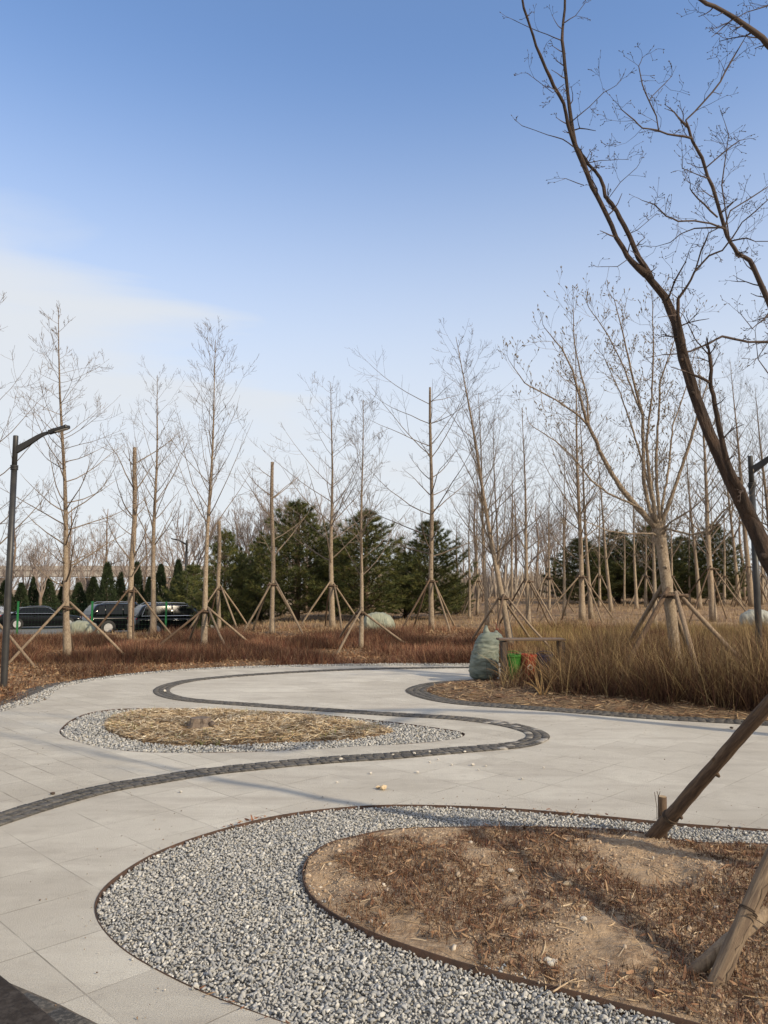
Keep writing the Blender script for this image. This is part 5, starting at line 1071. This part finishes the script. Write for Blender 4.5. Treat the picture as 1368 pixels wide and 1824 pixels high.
# ------------------------------------------------------------------ woven sacks
M_sack = mat('green grey woven sack', (.16, .19, .16), .6, (.23, .25, .205), 3, (.10, .13, .115), 9, .010, 11, stretch=(1, 1, 3.2), spec=.3)
M_sack2 = mat('pale woven sack', (.25, .265, .20), .6, (.18, .205, .165), 2.4, (.34, .345, .27), 5, .012, 9, spec=.3)
M_sack3 = mat('whitish woven sack', (.36, .37, .33), .6, (.27, .29, .26), 3, None, 0, .012, 9)
def sack(name, label, loc, prof, mtl, rz=0, seed=0, lie=False, parts=None, wr=.040):
    """prof: (t along axis, offset, halfwidth, halfdepth)"""
    root = empty(name, loc, label, 'sack', None, rz); n = 40; secs = []; pr = np.array(prof); ts = np.linspace(pr[0, 0], pr[-1, 0], 46)
    for t in ts:
        ox, w, d = (float(np.interp(t, pr[:, 0], pr[:, k])) for k in (1, 2, 3)); s = []
        for j in range(n):
            a = 2 * math.pi * j / n; ca, sa = math.cos(a), math.sin(a); q = Vector((ca * 2.2, sa * 2.2, t * 7 + seed)); f = noise.noise(q) * .07 + noise.noise(Vector((ca * 3.5 + 5, sa * 3.5, t * 26 + seed))) * .045
            wrk = wr * noise.ridged_multi_fractal(Vector((ca * 2.5, sa * 2.5, t * 24 + seed + ca * 4)), .8, 2, 4, 1, 2) * .5
            e = .84; x = math.copysign(abs(ca) ** e, ca) * w * (1 + f) + wrk * ca; y = math.copysign(abs(sa) ** e, sa) * d * (1 + f) + wrk * sa
            s.append((ox + x, y, t) if not lie else (t, y, max(ox + x * 1.0, .0) if False else ox + x))
        secs.append(s)
    m = MB(); loft(m, secs if not lie else secs[::-1]); m.build('body', mtl, root, smooth=True); return root
sb = G(862, 1211); sb.z = .02
sk = sack('woven_sack', 'stuffed green grey sack standing upright at the tip of the island with knotted ears', sb, [(.0, .0, .17, .16), (.03, .0, .235, .20), (.12, .0, .258, .23), (.3, .01, .245, .22), (.5, .035, .22, .20), (.68, .07, .20, .17), (.78, .10, .175, .14), (.84, .12, .14, .11), (.865, .13, .08, .06)], M_sack, 0, 3)
for cx_, h_, tw, ss_ in ((.06, .20, .07, 4), (.25, .11, .06, 9)):
    m = MB(); m.tube([(cx_ + .05, 0, .68), (cx_ + .01, 0, .80), (cx_ - .01, -.01, .80 + h_ * .6), (cx_, -.01, .80 + h_)], [.12, .085, tw * .75, .018], 14, jit=.14); m.build('ear', M_sack2 if False else M_sack, sk, smooth=True)
m = MB(); m.tube([(.26 + .03 * math.cos(a), .03 * math.sin(a), .90 + a * .003) for a in np.linspace(0, 13, 26)], .006, 5); m.tube([(.26, 0, .92), (.25, -.02, .99), (.235, -.02, 1.06)], .006, 5); m.build('string', mat('red brown string', (.25, .08, .05), .8), sk)
b = G(148, 1138); sack('woven_sack', 'pale sack lying on the mound behind the trunk beside the left lamp', b, [(-.62, .20, .04, .05), (-.60, .22, .13, .15), (-.48, .26, .25, .28), (-.2, .29, .29, .32), (.15, .28, .29, .32), (.36, .24, .25, .27), (.5, .19, .17, .19), (.56, .17, .06, .06)], M_sack2, R(-8), 21, True)
b = G(674, 1126); s2 = sack('woven_sack', 'large pale sack lying on the mound with a dark band round it', b, [(-.52, .22, .05, .06), (-.50, .24, .17, .2), (-.40, .29, .27, .3), (-.1, .32, .31, .34), (.18, .31, .30, .33), (.38, .27, .25, .27), (.5, .22, .16, .18), (.56, .17, .05, .05)], M_sack2, R(4), 33, True)
m = MB(); m.lathe([(.27, .0), (.315, .01), (.317, .06), (.312, .13), (.28, .14)], 30, 0, (0, 0, 0)); o = m.build('band', M_sack, s2, smooth=True); o.rotation_euler = (0, R(90), 0); o.location = (.12, 0, .31); o.scale = (1.03, 1.12, 1)
b = G(1352, 1118); sack('woven_sack', 'whitish sack lying in the yellow grass at the right edge', b, [(-.62, .22, .05, .06), (-.58, .25, .19, .2), (-.3, .31, .29, .3), (.1, .31, .30, .33), (.45, .26, .24, .27), (.6, .2, .08, .08)], M_sack3, R(-10), 44, True)

# ------------------------------------------------------------------ bin rack and bins
M_rack = mat('dark stained timber', (.060, .042, .032), .8, (.10, .075, .055), 8, None, 0, .003, 40, stretch=(1, 1, .3))
by = 14.0; L0 = P(893, 1215, by); L1 = P(1006, 1215, by); W_ = L1.x - L0.x; bz = .05; top = P(893, 1137, by).z
rk = empty('bin_rack', (L0.x, by, bz), 'low dark timber rack with a flat plank top sheltering three coloured bins beside the sack', 'bin rack')
m = MB(); m.box(W_ / 2 - .03, 0, top - bz - .015, W_ + .06, .34, .035, bev=.006); m.build('top_plank', mat('weathered plank', (.17, .125, .095), .8, (.10, .07, .05), 10, stretch=(.4, 4, 1)), rk)
for x in (.055, W_ - .055):
    m = MB(); m.box(x, 0, (top - bz) / 2 - .03, .10, .28, top - bz - .05, bev=.006); m.build('side_panel', M_rack, rk)
m = MB(); m.box(W_ / 2, .13, .30, W_ - .2, .025, .05); m.build('back_rail', M_rack, rk)
def bin_(name, label, u, colr, logo):
    p = P(u, 1215, by - .02); root = empty(name, (p.x, by - .04, bz), label, 'bin', 'coloured bins in the rack'); mm = mat(name + ' ' + label.split()[0], colr, .45, tuple(c * .75 for c in colr), 6)
    m = MB(); n = 20; sec_ = []
    for z, r in ((0, .105), (.02, .112), (.44, .142), (.46, .152), (.50, .152), (.50, .138), (.05, .10)): sec_.append((r, z))
    m.lathe(sec_, 24); m.build('body', mm, root, smooth=False)
    m = MB(); m.tube([(.15 * math.cos(a), -.02, .48 + .075 * math.sin(a)) for a in np.linspace(0, math.pi, 12)], .006, 5); m.build('handle', mm if not logo else M_rack, root)
    if logo:      # pale triangular arrows mark
        m = MB()
        for k in range(3):
            a = k * 2.094 + math.pi / 2; a2 = a + 1.6; p1 = (math.cos(a) * .05, math.sin(a) * .05); p2 = (math.cos(a2) * .05, math.sin(a2) * .05)
            m.tube([(p1[0], -.139, .28 + p1[1]), (p2[0], -.139, .28 + p2[1])], .008, 4); m.tube([(p2[0], -.140, .28 + p2[1]), (p2[0] + .02 * math.cos(a2 + 2.6), -.140, .28 + p2[1] + .02 * math.sin(a2 + 2.6))], .007, 4)
        m.build('mark', M_white, root)
bin_('waste_bin', 'green bin in the rack nearest the sack', 914, (.04, .18, .026), False); bin_('waste_bin', 'red bin with a pale mark in the middle of the rack', 942, (.38, .045, .025), True); bin_('waste_bin', 'blue bin half hidden by stems at the right of the rack', 970, (.018, .028, .085), False)

# ------------------------------------------------------------------ stump, bench, pebbles
p = G0(357, 1303); st_ = empty('tree_stump', (p[0], p[1], .065), 'weathered grey brown stump lying split in the middle of the straw bed', 'stump')
m = MB(); n = 22; prof = [(.17, -.06), (.13, .01), (.11, .04), (.098, .10)]; vs = []
for r, z in prof:
    for j in range(n):
        a = 2 * math.pi * j / n; f = 1 + .22 * noise.noise(Vector((math.cos(a) * 1.6, math.sin(a) * 1.6, z * 4))) + .08 * math.sin(a * 5); vs.append((math.cos(a) * r * f * 1.15, math.sin(a) * r * f, z + (.03 * math.cos(a) if z > .1 else 0)))
vs.append((0, 0, .096)); m.add(vs, [(i * n + j, i * n + (j + 1) % n, (i + 1) * n + (j + 1) % n, (i + 1) * n + j) for i in range(3) for j in range(n)] + [(3 * n + j, 3 * n + (j + 1) % n, 4 * n) for j in range(n)])
m.build('stump_wood', mat('stump wood', (.15, .115, .09), .9, (.08, .058, .045), 9, (.26, .21, .165), 20, .01, 30), st_)
m = MB(); m.tube([(-.20, .02, -.03), (-.13, .0, .0), (-.07, 0, .03)], [.02, .035, .05], 8, jit=.15); m.tube([(.22, -.05, -.02), (.12, -.02, .03)], [.02, .045], 8, jit=.15); m.build('root', MATS['stump wood'], st_, smooth=True)
# dark polished stone bench whose corner shows bottom left
A = np.array(G0(-60, 1680, .45)); B_ = np.array(G0(112, 1824, .45)); d = (B_ - A) / np.linalg.norm(B_ - A); nrm = np.array([d[1], -d[0]]); nrm = nrm if nrm[0] < 0 else -nrm
M_bench = mat('dark polished stone', (.030, .024, .020), .8, (.060, .052, .046), 26, (.02, .017, .016), 60, .0012, 160, spec=.15)
c0 = A - d * .5; bn = empty('stone_bench', (c0[0], c0[1], 0), 'dark speckled stone bench cut off by the lower left corner', 'bench', None, math.atan2(d[1], d[0])); Lb = np.linalg.norm(B_ - A) + 1.1; sg = 1 if (nrm @ np.array([-d[1], d[0]])) > 0 else -1
m = MB(); ns_ = 14; pf = [(0, .0), (.004, -.03), (.0, -.09), (.02, -.10), (.40, -.10), (.42, -.03), (.405, .0), (.012, .008)]; vs = []
for i in range(ns_):
    x = Lb * i / (ns_ - 1); bow = .05 * ((x / Lb - .6) ** 2) * 4 - .0
    for o, z in pf: vs.append((x, sg * (o + bow * .5), .45 + z - .008))
k = len(pf); fs = [(i * k + j, i * k + (j + 1) % k, (i + 1) * k + (j + 1) % k, (i + 1) * k + j) for i in range(ns_ - 1) for j in range(k)] + [tuple(range(k)), tuple(range(ns_ * k - 1, (ns_ - 1) * k - 1, -1))]
m.add(vs, fs); m.build('seat', M_bench, bn)
m = MB(); m.box(Lb * .25, sg * .24, .17, .3, .28, .345, bev=.01); m.build('leg', M_bench, bn); m = MB(); m.box(Lb * .8, sg * .24, .17, .3, .28, .345, bev=.01); m.build('leg', M_bench, bn)
# pebbles and crumbs on the paving
M_peb = mat('loose pebble', (.55, .52, .46), .8, (.40, .37, .32), 30); M_chunk = mat('mortar chunk', (.58, .46, .30), .9, (.45, .35, .22), 30)
def pebble(u, v, s, label, group, mt=None, z=.006):
    p = G0(u, v, z); T, F0 = ico(1); m = MB(); V = T * (1 + rng.uniform(-.2, .2, (len(T), 1))) * np.array([1.3, .9, .7]) * s; m.add([tuple(q) for q in V], [tuple(f) for f in F0]); o = m.build('pebble', mt or M_peb); o.location = (p[0], p[1], z + s * .5); o.rotation_euler = (0, 0, rng.uniform(0, 6)); return tag(o, label, 'pebble', group)
pebble(683, 1406, .030, 'largest tan chunk lying alone in the middle of the paving', None, M_chunk); pebble(673, 1404, .018, 'smaller tan chunk touching the largest one', None, M_chunk)
for u, v, s in [(660, 1378, .014), (744, 1376, .015), (575, 1420, .012), (322, 1411, .013), (765, 1358, .012), (780, 1353, .013), (805, 1363, .012), (842, 1363, .018), (865, 1365, .012), (852, 1372, .010), (930, 1388, .014), (968, 1368, .010), (600, 1394, .010)]:
    pebble(u, v, s, 'small pale pebble lying loose on the open paving', 'small pebbles strewn on the paving')
for u, v, s in [(607, 1353, .018), (738, 1343, .018), (765, 1340, .016), (828, 1340, .014), (293, 1232, .03), (700, 1345, .013)]: pebble(u, v, s, 'small white pebble lying on the dark winding band', 'white pebbles on the dark band', z=.024)
pebble(94, 1415, .018, 'dark crumb lying in a joint left of the dark band', None, M_rack); pebble(1303, 1298, .022, 'dark speck lying on the far right paving', None, M_rack)
def on_soil(u, v):
    p = G0(u, v, .03); return p[0], p[1], float(z_soil1(np.array([p[0]]), np.array([p[1]]))[0])
M_wst = mat('white stone', (.52, .49, .43), .8, (.40, .37, .32), 20)
for u, v, s, lab in [(975, 1702, .016, 'left one of three white stones huddled on the bare soil'), (981, 1710, .015, 'front one of three white stones huddled on the bare soil'), (988, 1703, .013, 'right one of three white stones huddled on the bare soil'), (1040, 1643, .015, 'round pale stone alone in the middle of the bare soil'), (910, 1548, .017, 'pale stone among the dead tufts left of the soil centre'), (1012, 1580, .022, 'broad tan clod beside the dark tufts at the soil centre')]:
    x_, y_, z_ = on_soil(u, v); m = MB(); T, F0 = ico(2); V = T * (1 + rng.uniform(-.10, .10, (len(T), 1))) * np.array([1.25, .95, .75]) * s; m.add([tuple(q) for q in V], [tuple(f) for f in F0]); o = m.build('stone', M_wst if s < .02 else M_chunk); o.location = (x_, y_, z_ + s * .4); tag(o, lab, 'stone')
M_tw = mat('bleached twig', (.46, .35, .23), .8, (.33, .24, .15), 20)
for i_, (u, v, ln, lab) in enumerate([(985, 1765, .16, 'forked bleached twig lying over the edge between gravel and soil'), (1028, 1752, .09, 'short pale stick by the soil edge right of the forked twig'), (990, 1646, .05, 'tiny bleached stick in the soil centre'), (1160, 1545, .14, 'long thin straw lying below the dark prop log')]):
    x_, y_, z_ = on_soil(u, v); random.seed(70 + i_); m = MB(); a = .9 if i_ < 2 else .1 - 1.0 * (i_ == 3); pts = [Vector((0, 0, .006))]; d = Vector((math.cos(a), math.sin(a), .04))
    for k in range(6): d = (d + Vector((random.gauss(0, .2), random.gauss(0, .2), random.gauss(0, .05)))).normalized(); pts.append(pts[-1] + d * ln / 6)
    for p_ in pts: p_.z = max(p_.z, .004)
    m.tube(pts, [.0042 - .0004 * k for k in range(7)], 6, jit=.15); o = m.build('twig', M_tw, smooth=True); o.location = (x_, y_, z_ + .004); tag(o, lab, 'twig')
    if i_ == 0:
        for k, sg in ((2, 1), (4, -1)):
            m = MB(); e = pts[k]; dd = (pts[k + 1] - pts[k]).normalized(); dd = Vector((dd.x - sg * dd.y * .8, dd.y + sg * dd.x * .8, .1)).normalized(); m.tube([e, e + dd * .03, e + dd * .06 + Vector((.006, 0, .004))], [.003, .0025, .0015], 5); m.build('fork', M_tw, o, smooth=True)
# grit and leaf crumbs blown over the paving
q_ = np.array(bed1_out); q_ = q_[(np.abs(q_[:, 0]) < 4) & (q_[:, 1] > 1.6)]; i_ = rng.integers(0, len(q_), 500); x = q_[i_, 0] + rng.normal(0, .22, 500); y = q_[i_, 1] + rng.normal(0, .22, 500)
x = np.concatenate([x, rng.uniform(-5, 6, 700)]); y = np.concatenate([y, rng.uniform(3, 13, 700)]); k = inside(pave_out, x, y) & ~inside(bed1_out, x, y) & ~inside(mid_out, x, y) & ~inside(isl_out, x, y); x, y = x[k], y[k]
crumbs(x, y, np.full(x.size, .008), rng.uniform(.0015, .005, x.size), [(.30, .24, .17), (.14, .10, .07), (.5, .47, .42), (.2, .13, .08)], 'grit', 'fine grit and leaf crumbs blown over the paving')
# ------------------------------------------------------------------ far raised road
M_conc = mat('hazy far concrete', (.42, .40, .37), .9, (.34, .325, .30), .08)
YV = 210; zt = P(200, 1013, YV).z; zb_ = P(200, 1029, YV).z; x0 = P(-500, 1020, YV).x; x1 = P(800, 1020, YV).x
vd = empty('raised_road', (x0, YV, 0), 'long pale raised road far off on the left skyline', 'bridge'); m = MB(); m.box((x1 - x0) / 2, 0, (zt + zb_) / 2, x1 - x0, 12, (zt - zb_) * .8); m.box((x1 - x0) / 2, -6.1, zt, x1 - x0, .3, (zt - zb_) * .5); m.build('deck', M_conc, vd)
for k in range(9): m = MB(); m.box(10 + (x1 - x0 - 20) * k / 8, 0, zb_ / 2 - .5, 2.2, 6, zb_ + 1); m.build('pier', M_conc, vd)
